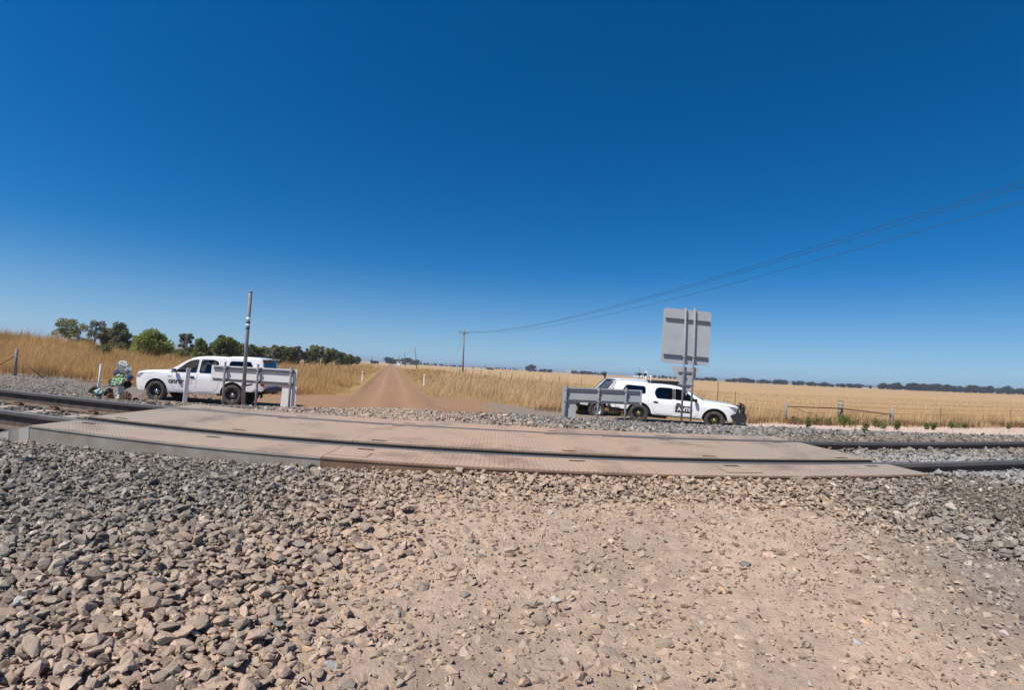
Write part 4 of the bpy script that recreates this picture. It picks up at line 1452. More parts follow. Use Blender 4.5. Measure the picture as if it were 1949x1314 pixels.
b1, t1 = fpost(1497, 766, 798, 21.8, 0.075, MT['wood_grey'])
b2, t2 = fpost(1602, 764, 797, 23.6, 0.145, MT['wood_grey'], 'strainer_post', 12)
b3, t3 = fpost(1700, 777, 803, 21.4, 0.11, MT['wood_grey'])
b4, t4 = fpost(1793, 777, 812, 22.6, 0.028, MT['rust'], 'steel_post', 6)
b5, t5 = fpost(1925, 780, 800, 24.0, 0.032, MT['rust'], 'steel_post', 6)
m = MB()
m.tube([at(1499, 774, 21.72), at(1602, 778, 23.42)], 0.032, 8)
m.tube([at(1602, 778, 23.42), at(1697, 789.5, 21.28)], 0.036, 8)
m.build('pipe_rail', MT['rust'], fr2)
for a_, c_ in (((1510, 777, 21.9), (1570, 797, 23)), ((1690, 789, 21.5), (1664, 794, 23))):
    m = MB()
    m.tube([at(*a_), at(*c_)], 0.012, 5)
    m.build('stay_wire', MT['fence_wire'], fr2)
for k in range(5):
    m = MB()
    zb = b2.z + 0.25 + 0.22 * k
    m.lathe([(0.149, -0.008), (0.158, 0), (0.149, 0.008)], 12, Matrix.Translation((b2.x, b2.y, zb)) @ Matrix.Rotation(R(90), 4, 'X'))
    m.build('wire_band', MT['fence_wire'], fr2)
b6 = ground_at(2060, 25.0)
wires_along(fr2, [b2, b4, b5, b6], (0.55, 0.85, 1.08), 0.006)
wires_along(fr2, [ground_at(1367, 30.0), b1, b2], (0.5, 0.95), 0.005)

# left: leaning stay post on the mound's edge
lp = ground_at(28, 21.5)
lf = thing('strainer_post', 'grey wooden strainer post with two slanting stays at left edge', 'fence post', lp)
hh = at(32, 664, 21.5).z - lp.z
wood_post('post', lf, (0, 0, 0), hh, 0.085, MT['wood_grey'], 9, 5)
for sx, l in ((-1, 1.9), (1, 1.7)):
    m = MB()
    m.tube([(sx * 0.06, -0.02, hh * 0.72), (sx * l, 0.25 * sx, 0.02)], 0.028, 7)
    m.build('stay', MT['rust'], lf)

# ------------------------------------------------------------------ power line
pole_b = Vector((-8.05, 108.5, gz1(-8.05, 108.5)))
pp = thing('power_pole', 'wooden power pole with cross arm beside the crop field', 'power pole', pole_b)
m = MB()
m.tube([(0.25, 0, -0.3), (0.1, 0, 5), (0, 0, 10.1)], [0.22, 0.19, 0.155], 10)
m.build('shaft', MT['wood_pole'], pp)
ax = Vector((0.957, 0.29, 0))
m = MB()
m.box((0, 0, 0), (2.5, 0.13, 0.15), Matrix.Translation((0, -0.2, 9.75)) @ Matrix.Rotation(math.atan2(ax.y, ax.x), 4, 'Z'), 0.02)
arm = m.build('cross_arm', MT['wood_pole'], pp)
for o_ in (-1.1, 0.0, 1.1):
    m = MB()
    q = ax * o_ + Vector((0, -0.2, 9.85 if o_ else 10.1))
    m.tube([q, q + Vector((0, 0, 0.12)), q + Vector((0, 0, 0.2)), q + Vector((0, 0, 0.3))], [0.03, 0.10, 0.10, 0.05], 8)
    m.build('insulator', MT['ceramic'], arm)
for q0, q1 in (((-0.6, 0, 9.7), (0.02, 0, 9.1)), ((0.6, 0, 9.7), (0.0, 0, 9.1))):
    m = MB()
    m.tube([q0, q1], 0.03, 5)
    m.build('arm_brace', MT['galv'], pp)
m = MB()
m.tube([(-0.15, 0, 9.3), (-3.6, 6, 0.0)], 0.014, 5)
m.build('stay_wire', MT['wire'], pp)
d_ = Vector((27.6, -95.2, 0)).normalized()
for k, off in enumerate((-1.1, -0.55, 1.1)):
    m = MB()
    q = []
    for s_ in np.linspace(0, 135, 40):
        z = 10.02 + (-0.0809 * s_ + 0.000776 * s_ * s_) * (1.0, 0.98, 0.99)[k]
        q.append(ax * off * (1 if k != 1 else 1) + d_ * s_ + Vector((0, -0.2, z + (0.25 if k == 1 else 0) * 0)))
    m.tube(q, [0.016 - 0.0052 * min(1, s_ / 100) for s_ in np.linspace(0, 135, 40)], 5, False)
    w = m.build('power_line', MT['wire'], None, pole_b)
    tag(w, ('uppermost', 'middle', 'lowest')[k] + ' of three power lines sweeping from the pole to upper right', 'power line', None)
far = thing('far_power_line', 'faint thin wires running on from the power pole to the left', 'power line', pole_b)
m = MB()
for off in (-1.1, 1.1):
    m.tube([ax * off + Vector((0, -0.2, 10.0)) + Vector((-45.0 * t, 180 * t, (-0.0 - 6 * t + 5 * t * t))) for t in np.linspace(0, 1, 14)], 0.007, 4, False)
m.build('wire', MT['wire'], far)
# poles further down the road
for px, ty, by, px2, dep, lab, arm_ in ((789.5, 661, 694, 792.3, 190, 'bare leaning pole, tallest of the far roadside poles', False), (769.5, 671, 688, 769.5, 300, 'plain upright far pole left of the leaning pole', False), (759.3, 677.5, 687, 759.3, 420, 'tiny far pole with cross arm above the windbreak', True), (707.5, 678, 688, 707.5, 430, 'tiny far pole at the end of the left tree row', True)):
    b = ground_at(px2, dep)
    tp = at(px, ty, dep)
    t = thing('roadside_pole', lab, 'pole', b)
    m = MB()
    m.tube([(0, 0, -0.3), (tp.x - b.x, 0, tp.z - b.z)], [0.0011 * dep, 0.00085 * dep], 8)
    m.build('shaft', MT['wood_pole'], t)
    if arm_:
        m = MB()
        m.box((0, 0, tp.z - b.z - 0.5), (2.4, 0.25, 0.25))
        m.build('cross_arm', MT['wood_pole'], t)

# ------------------------------------------------------------------ far buildings


def shed(px, by, wpx, hpx, dep, label, roof='house_roof', wall='house_white', openp=None, rh=0.3):
    b = ground_at(px, dep)
    sc = math.hypot(b.x, b.y) / F
    w, h = wpx * sc, hpx * sc
    t = thing('farm_building', label, 'building', b, -math.atan2(b.x, b.y))
    d = w * 0.45
    m = MB()
    m.box((0, 0, h * (1 - rh) / 2), (w, d, h * (1 - rh)))
    m.build('wall', MT[wall], t)
    m = MB()
    m.prism([(-d / 2 - 0.3, h * (1 - rh) + 0.01), (d / 2 + 0.3, h * (1 - rh) + 0.01), (d / 2 + 0.3, h * (1 - rh) + 0.25), (0, h), (-d / 2 - 0.3, h * (1 - rh) + 0.25)], -w / 2 - 0.3, w / 2 + 0.3, 'x')
    m.build('roof', MT[roof], t)
    for (f0, f1) in (openp or ((-0.3, -0.2), (0.05, 0.13), (0.28, 0.36))):
        m = MB()
        m.box((w * (f0 + f1) / 2, -d / 2 - 0.02, h * (1 - rh) * 0.5), (w * (f1 - f0), 0.12, h * (1 - rh) * 0.55))
        m.build('doorway', MT['house_dark'], t)
    return t


shed(900, 699, 44, 4.2, 640, 'long low pale shed right of the power pole', openp=((-0.05, 0.02), (0.3, 0.34)))
shed(932, 702, 14, 5, 560, 'dark open fronted shed right of the long pale shed', wall='house_dark')
shed(978, 705, 9, 3.4, 640, 'small white shed left of the tall skyline trees')
shed(1082, 713, 9, 6.5, 620, 'white house with grey roof on the skyline above the board', rh=0.45)
shed(758, 690, 10, 5.5, 560, 'white farmhouse between the windbreak trees', rh=0.4)
shed(775, 692, 7, 4, 560, 'small pale outbuilding right of the white farmhouse')
shed(1648, 738, 10, 2.6, 520, 'pale low shed below the broken skyline row')

# ------------------------------------------------------------------ vehicles


def arc(cx, cz, r, a0, a1, n):
    return [(cx + r * math.cos(R(a0 + (a1 - a0) * i / n)), cz + r * math.sin(R(a0 + (a1 - a0) * i / n))) for i in range(n + 1)]


def smooth_poly(p, rad=0.05, n=3):
    """round the corners of a closed outline"""
    out = []
    k = len(p)
    for i in range(k):
        a, b, c = Vector(p[i - 1]), Vector(p[i]), Vector(p[(i + 1) % k])
        u, v = a - b, c - b
        r_ = min(rad, u.length * 0.45, v.length * 0.45)
        s, e = b + u.normalized() * r_, b + v.normalized() * r_
        for j in range(n + 1):
            t = j / n
            out.append(tuple(s * (1 - t) ** 2 + b * 2 * t * (1 - t) + e * t * t))
    return out


def text_mesh(s, size, mat_, offset=0.0, extrude=0.004):
    cu = bpy.data.curves.new('lettering', 'FONT')
    cu.body = s
    cu.size = size
    cu.offset = offset
    cu.extrude = extrude
    ob = bpy.data.objects.new('tmp_text', cu)
    C.objects.link(ob)
    dg = bpy.context.evaluated_depsgraph_get()
    me = bpy.data.meshes.new_from_object(ob.evaluated_get(dg))
    bpy.data.objects.remove(ob, do_unlink=True)
    me.materials.clear()
    me.materials.append(mat_)
    return me


def wheel(parent, x, y, r, side, rim_mat, hub_mat, w=0.26):
    """side: +1 faces +y"""
    t = link('wheel', None, parent, (x, y, r))
    t.rotation_euler = (0, 0, 0 if side > 0 else math.pi)
    m = MB()
    h = w / 2
    m.lathe([(r * 0.60, -h * 0.8), (r * 0.80, -h), (r * 0.95, -h * 0.92), (r, -h * 0.7), (r, h * 0.7), (r * 0.95, h * 0.92), (r * 0.80, h), (r * 0.64, h * 0.88), (r * 0.60, h * 0.7)], 36)
    for k in range(30):                                     # tread blocks on the shoulder
        M_ = Matrix.Rotation(2 * math.pi * k / 30, 4, 'Y')
        m.box((r * 0.985, h * 0.66, 0), (r * 0.05, h * 0.5, r * 0.12), M_)
        m.box((r * 0.985, -h * 0.66, r * 0.1), (r * 0.05, h * 0.5, r * 0.12), M_)
    m.build('tyre', MT['rubber'], t)
    m = MB()
    m.lathe([(r * 0.605, -h * 0.7), (r * 0.60, h * 0.72), (r * 0.56, h * 0.74), (r * 0.53, h * 0.45), (r * 0.48, h * 0.15), (r * 0.40, h * 0.10), (r * 0.30, h * 0.26), (r * 0.16, h * 0.28), (0.001, h * 0.28)], 32)
    o = m.build('rim', rim_mat, t)
    for k in range(8):
        M_ = Matrix.Rotation(2 * math.pi * (k + 0.5) / 8, 4, 'Y')
        w_ = MB()
        w_.box((r * 0.42, h * 0.115, 0), (r * 0.07, 0.012, r * 0.10), M_, 0.004)
        w_.build('rim_hole', MT['dark_inside'], o)
    m = MB()
    m.lathe([(r * 0.17, h * 0.26), (r * 0.16, h * 0.46), (r * 0.11, h * 0.52), (0.001, h * 0.53)], 16)
    for k in range(6):
        M_ = Matrix.Rotation(2 * math.pi * k / 6, 4, 'Y')
        m.lathe([(0.016, h * 0.26), (0.016, h * 0.42), (0.001, h * 0.43)], 6, M_ @ Matrix.Translation((r * 0.25, 0, 0)))
    m.build('hub', hub_mat, t)
    return t


def pickup(name, label, loc, rz, o):
    """double cab pickup with a canopy; x forward from the rear axle, y to its left, z up"""
    car = thing(name, label, 'pickup truck', loc, rz)
    WB, RW = 3.085, o.get('r', 0.39)
    belt_z = 1.12

    def hw(x, z):
        w = 0.925
        w -= 0.05 * max(0, (0.62 - z) / 0.3) ** 2                # tuck under
        if z > belt_z: w -= 0.045 + 0.27 * (z - belt_z)
        elif z > 0.98: w -= 0.045 * ((z - 0.98) / 0.14) ** 2
        if x > 3.35: w -= 0.30 * ((x - 3.35) / 0.75) ** 2.2
        if x < -0.95: w -= 0.08 * ((-0.95 - x) / 0.3) ** 2
        return max(w, 0.2)
    front = [(4.00, 0.42), (4.08, 0.55), (4.10, 0.74), (4.085, 0.90), (4.03, 1.02), (3.94, 1.085), (3.64, 1.14), (3.25, 1.172), (2.90, 1.195), (2.62, 1.215)]
    cabtop = [(2.40, 1.33), (2.15, 1.485), (1.92, 1.62), (1.74, 1.70), (1.55, 1.75), (1.25, 1.79), (0.90, 1.805), (0.55, 1.80), (0.32, 1.785)]
    can = [(0.26, 1.80), (0.15, 1.83), (-0.2, 1.84), (-0.6, 1.835), (-0.92, 1.81), (-1.04, 1.76), (-1.10, 1.62), (-1.18, 1.30), (-1.20, 1.13)]
    tail = [(-1.235, 1.10), (-1.24, 0.90), (-1.235, 0.70), (-1.20, 0.60)]
    top = front + cabtop + can + tail
    ar, az = RW + 0.085, RW + 0.02
    a0 = math.degrees(math.asin((0.56 - az) / ar)) if abs(0.56 - az) < ar else 20
    rear_arch = arc(0, az, ar, 180 - a0, 8, 14)
    fr_arch = arc(WB, az, ar, 172, 0 + 2, 14)
    bottom = [(-1.15, 0.58), (-0.75, 0.545)] + rear_arch + [(0.55, 0.43), (2.55, 0.43)] + fr_arch + [(3.68, 0.40), (3.9, 0.39)]
    outer = top + bottom
    gl = MT['glass_dark'] if o.get('dark') else MT['glass_clear']
    wins = {
        'front_window': smooth_poly([(2.33, 1.195), (1.86, 1.575), (1.70, 1.645), (1.44, 1.675), (1.47, 1.175), (2.30, 1.165)], 0.05),
        'rear_window': smooth_poly([(1.33, 1.68), (0.84, 1.685), (0.66, 1.63), (0.60, 1.40), (0.72, 1.165), (1.36, 1.17)], 0.07),
        'canopy_window': smooth_poly([(0.19, 1.67), (-0.62, 1.68), (-0.80, 1.33), (0.23, 1.33)], 0.09),
    }
    V, Fc = cdt_poly(outer, list(wins.values()), 0.11)
    body = MB()
    for sd in (1, -1):
        body.add([(x, sd * hw(x, z), z) for x, z in V], Fc, True)
    # skin across the car, crowned in the middle; the windscreen and tail glass are left open
    cross = [-1, -0.97, -0.88, -0.5, 0, 0.5, 0.88, 0.97, 1]
    rise = [0, 0.6, 0.85, 0.97, 1, 0.97, 0.85, 0.6, 0]

    def skin(mb, seq, k=0.035, inset=0.0, lift=0.0):
        vs = []
        for i, (x, z) in enumerate(seq):
            pz, nz_ = seq[max(0, i - 1)], seq[min(len(seq) - 1, i + 1)]
            tx, tz = nz_[0] - pz[0], nz_[1] - pz[1]
            l = math.hypot(tx, tz) or 1
            nx, nzz = tz / l, -tx / l
            if nzz < -0.3: nx, nzz = -nx, -nzz
            for c, r_ in zip(cross, rise):
                vs.append((x + nx * (k * r_ + lift), c * (hw(x, z) - inset), z + nzz * (k * r_ + lift)))
        n = len(cross)
        fs = [(i * n + j, i * n + j + 1, (i + 1) * n + j + 1, (i + 1) * n + j) for i in range(len(seq) - 1) for j in range(n - 1)]
        mb.add(vs, fs, True)
    skin(body, front)
    skin(body, cabtop[3:] + can[:6])
    skin(body, [can[-1]] + tail)
    # A pillar and tail frame strips at the sides of the glass
    for seq in ([front[-1]] + cabtop[:4], can[5:]):
        for sd in (1, -1):
            vs = []
            for x, z in seq:
                vs += [(x, sd * hw(x, z), z), (x, sd * (hw(x, z) - 0.075), z + 0.012)]
            body.add(vs, [(2 * i, 2 * i + 1, 2 * i + 3, 2 * i + 2) for i in range(len(seq) - 1)], True)
    bo = body.build('body', MT['white_paint'], car)
    g = MB()
    seq = [front[-1]] + cabtop[:4]
    vs = []
    for x, z in seq:
        for c in (-1, -0.5, 0, 0.5, 1):
            vs.append((x + 0.03 * (1 - c * c), c * (hw(x, z) - 0.075), z + 0.012 + 0.02 * (1 - c * c)))
    g.add(vs, [(i * 5 + j, i * 5 + j + 1, i * 5 + j + 6, i * 5 + j + 5) for i in range(len(seq) - 1) for j in range(4)], True)
    g.build('windscreen', MT['glass_clear'], car)
    g = MB()
    seq = can[5:]
    vs = []
    for x, z in seq:
        for c in (-1, 0, 1):
            vs.append((x - 0.004, c * (hw(x, z) - 0.075), z + 0.01))
    g.add(vs, [(i * 3 + j, i * 3 + j + 1, i * 3 + j + 4, i * 3 + j + 3) for i in range(len(seq) - 1) for j in range(2)], True)
    g.build('tailgate_glass', MT['glass_dark'], car)
    for nm, poly in wins.items():
        for sd in (1, -1):
            g = MB()
            V2, F2 = cdt_poly(poly, (), 0.15)
            g.add([(x, sd * (hw(x, z) - 0.012), z) for x, z in V2], F2, True)
            wo = g.build(nm, MT['glass_dark'] if nm == 'canopy_window' else gl, car)
            f_ = MB()
            f_.tube([(x, sd * (hw(x, z) - 0.002), z) for x, z in poly + poly[:1]], 0.011, 5, False)
            f_.build('seal', MT['black_plastic'], wo)
    # gaps round the doors, the tray and the canopy foot
    gaps = [[(2.42, 1.15), (2.44, 0.95), (2.40, 0.55), (2.28, 0.47), (1.47, 0.46)], [(1.40, 1.68), (1.41, 1.15), (1.43, 0.9), (1.46, 0.46)], [(1.40, 0.46), (0.72, 0.47), (0.60, 0.62), (0.50, 0.95), (0.52, 1.2), (0.55, 1.5), (0.60, 1.7)], [(0.34, 1.76), (0.36, 1.15), (0.36, 0.48)], [(0.30, 1.16), (-0.5, 1.165), (-1.18, 1.165)], [(2.62, 1.185), (2.45, 1.155)], [(3.92, 1.06), (3.5, 1.07), (3.0, 1.115), (2.6, 1.15)], [(-1.0, 0.57), (-1.02, 1.14)]]
    for gp in gaps:
        for sd in (1, -1):
            m = MB()
            q = []
            for i in range(len(gp) - 1):
                for t in np.linspace(0, 1, 6)[:-1]:
                    x = gp[i][0] * (1 - t) + gp[i + 1][0] * t
                    z = gp[i][1] * (1 - t) + gp[i + 1][1] * t
                    q.append((x, sd * (hw(x, z) - 0.0015), z))
            m.tube(q, 0.0055, 4, False)
            m.build('panel_gap', MT['seam'], car)
    for sd in (1, -1):
        for hx, hz in ((1.55, 1.00), (0.62, 1.00)):
            m = MB()
            m.box((hx + 0.06, sd * (hw(hx, hz) + 0.022), hz), (0.20, 0.026, 0.036), None, 0.01)
            m.box((hx + 0.05, sd * (hw(hx, hz) + 0.004), hz), (0.13, 0.006, 0.075), None, 0.002)
            m.build('door_handle', MT['black_plastic'], car)
        if o.get('dark'):                               # black strip on the door pillar
            V2, F2 = cdt_poly([(1.455, 1.19), (1.425, 1.66), (1.345, 1.665), (1.37, 1.185)], (), 0.1)
            m = MB()
            m.add([(x, sd * (hw(x, z) + 0.003), z) for x, z in V2], F2)
            m.build('pillar_strip', MT['black_plastic'], car)
        # mirror: shell, arm, glass
        m = MB()
        M_ = Matrix.Translation((2.30, sd * 1.045, 1.215))
        m.box((0, 0, 0), (0.11, 0.20, 0.17), M_, 0.04)
        m.box((0.0, -sd * 0.12, -0.05), (0.06, 0.12, 0.035), M_, 0.01)
        mo = m.build('mirror', MT['black_plastic' if o.get('dark') else 'chrome'], car)
        m = MB()
        m.box((-0.058, 0, 0), (0.006, 0.17, 0.135), M_)
        m.build('mirror_glass', MT['chrome'], mo)
        # lamps
        V2, F2 = cdt_poly(smooth_poly([(4.065, 0.89), (4.02, 1.01), (3.62, 1.085), (3.70, 0.995), (3.88, 0.88)], 0.03), (), 0.07)
        m = MB()
        m.add([(x + 0.004, sd * (hw(x, z) + 0.006), z) for x, z in V2], F2, True)
        m.build('headlight', MT['headlight'], car)
        V2, F2 = cdt_poly([(-1.235, 0.76), (-1.235, 1.09), (-1.10, 1.09), (-1.09, 0.80)], (), 0.06)
        m = MB()
        m.add([(x, sd * (hw(x, z) + 0.005), z) for x, z in V2], F2, True)
        m.box((-1.246, sd * 0.76, 0.93), (0.02, 0.13, 0.32))
        m.build('tail_light', MT['taillight'], car)
        # black step under the doors and arch lips
        m = MB()
        m.box((1.54, sd * 0.90, 0.40), (1.95, 0.16, 0.035), None, 0.012)
        m.box((1.54, sd * 0.83, 0.425), (2.0, 0.05, 0.06))
        if not o.get('dark'): m.box((1.54, sd * 0.982, 0.405), (1.95, 0.012, 0.02))
        m.build('side_step', MT['black_plastic'] if o.get('dark') else MT['galv'], car)
        for ax_ in (0, WB):
            pts_ = arc(ax_, az, ar + 0.012, 186, -6, 16)
            m = MB()
            for k in range(len(pts_) - 1):
                pass
            m.tube([(x, sd * (hw(x, max(z, 0.45)) - 0.004), z) for x, z in pts_], 0.016, 6)
            m.build('arch_lip', MT['black_plastic'] if o.get('dark') else MT['white_paint'], car)
        # mud flap
        m = MB()
        m.box((-0.50, sd * 0.80, 0.36), (0.02, 0.24, 0.34))
        m.build('mud_flap', MT['dark_inside'], car)
    # dark inside of the arches and floor
    m = MB()
    m.box((1.5, 0, 0.50), (4.9, 1.30, 0.16))
    m.box((1.55, 0, 0.62), (2.0, 1.7, 0.25))
    m.box((-0.75, 0, 0.72), (0.8, 1.7, 0.25))
    m.box((0, 0, RW + 0.30), (0.98, 1.68, 0.40))
    m.box((WB, 0, RW + 0.29), (0.98, 1.60, 0.40))
    m.tube([(0, -0.75, RW), (0, 0.75, RW)], 0.06, 8)
    m.tube([(0.5, 0.2, 0.42), (2.6, 0.2, 0.42)], 0.07, 8)
    m.box((0.75, -0.45, 0.36), (0.8, 0.45, 0.22))
    m.build('chassis', MT['dark_inside'], car)
    # front: grille, bumper inlay
    m = MB()
    m.box((4.10, 0, 0.84), (0.06, 1.15, 0.28), None, 0.02)
    m.box((4.06, 0, 0.52), (0.06, 1.2, 0.14), None, 0.02)
    m.build('grille', MT['black_plastic'], car)
    m = MB()
    m.box((-1.30, 0, 0.60), (0.16, 1.62, 0.16), None, 0.03)
    m.box((-1.33, 0, 0.50), (0.10, 0.5, 0.10), None, 0.02)
    m.build('rear_bumper', MT['black_plastic'], car)
    m = MB()
    m.box((-1.14, 0, 1.80), (0.26, 1.30, 0.035), None, 0.012)
    m.build('spoiler', MT['white_paint'], car)
    # seats and trim seen through the glass
    for sy in (-0.38, 0.38):
        m = MB()
        m.box((1.55, sy, 0.86), (0.5, 0.48, 0.16), None, 0.05)
        m.box((0, 0, 0.32), (0.13, 0.46, 0.62), Matrix.Translation((1.30, sy, 0.90)) @ Matrix.Rotation(R(-14), 4, 'Y'), 0.05)
        m.box((0, 0, 0.76), (0.10, 0.26, 0.18), Matrix.Translation((1.30, sy, 0.90)) @ Matrix.Rotation(R(-14), 4, 'Y'), 0.04)
        m.build('seat', MT['seat'], car)
    m = MB()
    m.box((0.75, 0, 0.84), (0.45, 1.3, 0.16), None, 0.05)
    m.box((0.50, 0, 1.12), (0.14, 1.3, 0.55), None, 0.05)
    m.build('rear_seat', MT['seat'], car)
    m = MB()
    m.box((2.35, 0, 1.02), (0.45, 1.5, 0.22), None, 0.06)
    m.build('dashboard', MT['seat'], car)
    m = MB()
    m.lathe([(0.185, -0.015), (0.20, 0), (0.185, 0.015), (0.17, 0)], 20, Matrix.Translation((2.02, -0.38, 1.10)) @ Matrix.Rotation(R(65), 4, 'Y') @ Matrix.Rotation(R(90), 4, 'X'), closed=True)
    m.build('steering_wheel', MT['seat'], car)
    m = MB()
    m.box((0.30, 0, 1.30), (0.03, 1.36, 0.75))
    m.build('cab_back', MT['trim_grey'], car)
    for ax_ in (0, WB):
        for sd in (1, -1):
            wheel(car, ax_, sd * 0.80, RW, sd, MT['rim_black'], MT[o.get('hub', 'chrome')])
    return car, hw


# left pickup: faces left, tail turned a little to us
_az = R(-96)
hd = Vector((math.sin(_az), math.cos(_az), 0))
ls = Vector((-hd.y, hd.x, 0))                       # its left side
y_r = 17.3
pr_ = at(440, 772, y_r)
nearw = Vector((pr_.x, y_r, 0))
base = nearw - ls * 0.93
base.z = at(440, 772.3, y_r).z
carL, hwL = pickup('pickup_truck', 'white pickup with canopy and dark "onrsr" lettering parked on the left', base, math.atan2(hd.y, hd.x), {'hub': 'chrome'})
zf_ = at(294.5, 764, y_r + hd.y * 3.085).z - base.z
carL.rotation_euler = (0, -math.asin(max(-0.05, min(0.05, zf_ / 3.085))), math.atan2(hd.y, hd.x))


def on_side(car, me, name, x, z, hwf, side, mirror=False):
    """lettering on a car's flank"""
    o = link(name, me, car)
    if side > 0:
        o.matrix_local = Matrix.Translation((x, hwf(x - 0.3, z) + 0.006, z)) @ Matrix.Rotation(math.pi, 4, 'Z') @ Matrix.Rotation(R(90), 4, 'X')
    else:
        o.matrix_local = Matrix.Translation((x, -hwf(x + 0.3, z) - 0.006, z)) @ Matrix.Rotation(R(90), 4, 'X')
    return o


on_side(carL, text_mesh('onrsr', 0.285, MT['letter'], 0.006), 'lettering', 2.57, 0.735, hwL, 1)
on_side(carL, text_mesh('HILUX', 0.055, MT['letter_grey'], 0.0), 'badge', 2.62, 0.985, hwL, 1)
for k in range(3):
    m = MB()
    m.box((1.64, hwL(1.64, 0.8) + 0.004, 0.86 - 0.055 * k), (0.09, 0.004, 0.012))
    m.build('small_print', MT['letter_grey'], carL)

# right pickup: faces right, side on, bull bar and tinted glass
_az = R(112)
hd = Vector((math.sin(_az), math.cos(_az), 0))
ls = Vector((-hd.y, hd.x, 0))
y_r = 19.7
nearw = Vector((at(1214, 803, y_r).x, y_r, 0))
base = nearw + ls * 0.93
base.z = at(1214, 803.5, y_r).z
carR, hwR = pickup('pickup_truck', 'white pickup with black bull bar and canopy parked behind the right sign', base, math.atan2(hd.y, hd.x), {'hub': 'brass', 'dark': True, 'r': 0.405})
zf_ = at(1356, 818, y_r + hd.y * 3.085).z - base.z
carR.scale = (1, 1, 0.915)
carR.rotation_euler = (0, -math.asin(max(-0.06, min(0.06, zf_ / 3.085))), math.atan2(hd.y, hd.x))
m = MB()
m.box((1.80, -hwR(1.80, 0.75) - 0.008, 0.775), (0.62, 0.008, 0.30))
pl = m.build('placard', MT['placard'], carR)
o = link('lettering', text_mesh('ANTO', 0.215, MT['letter_white'], 0.008), pl)
o.matrix_local = Matrix.Translation((1.58, -hwR(1.80, 0.75) - 0.016, 0.705)) @ Matrix.Rotation(R(90), 4, 'X')
m = MB()                                                             # bull bar
m.prism([(3.92, 0.36), (4.28, 0.40), (4.36, 0.60), (4.32, 0.80), (4.02, 0.84), (3.70, 0.68)], -0.88, 0.88, 'y')
m.box((4.30, 0, 0.58), (0.05, 0.5, 0.12), None, 0.01)
bb = m.build('bull_bar', MT['black_plastic'], carR)
m = MB()
m.tube([(4.24, -0.66, 0.76), (4.26, -0.66, 1.12), (4.20, -0.56, 1.19), (4.20, 0.56, 1.19), (4.26, 0.66, 1.12), (4.24, 0.66, 0.76)], 0.045, 8)
m.tube([(4.22, -0.66, 1.05), (4.04, -0.82, 1.08), (3.96, -0.84, 0.80)], 0.04, 7)
m.tube([(4.22, 0.66, 1.05), (4.04, 0.82, 1.08), (3.96, 0.84, 0.80)], 0.04, 7)
m.tube([(4.25, -0.3, 0.76), (4.25, -0.3, 1.10)], 0.03, 7)
m.tube([(4.25, 0.3, 0.76), (4.25, 0.3, 1.10)], 0.03, 7)
m.build('hoop', MT['black_plastic'], bb)
m = MB()                                                             # whip aerial and roof lamp
m.tube([(1.75, -0.45, 1.74), (1.76, -0.45, 1.80)], 0.03, 7)
m.box((1.72, -0.30, 1.80), (0.14, 0.16, 0.08), None, 0.02)
m.build('roof_beacon', MT['black_plastic'], carR)


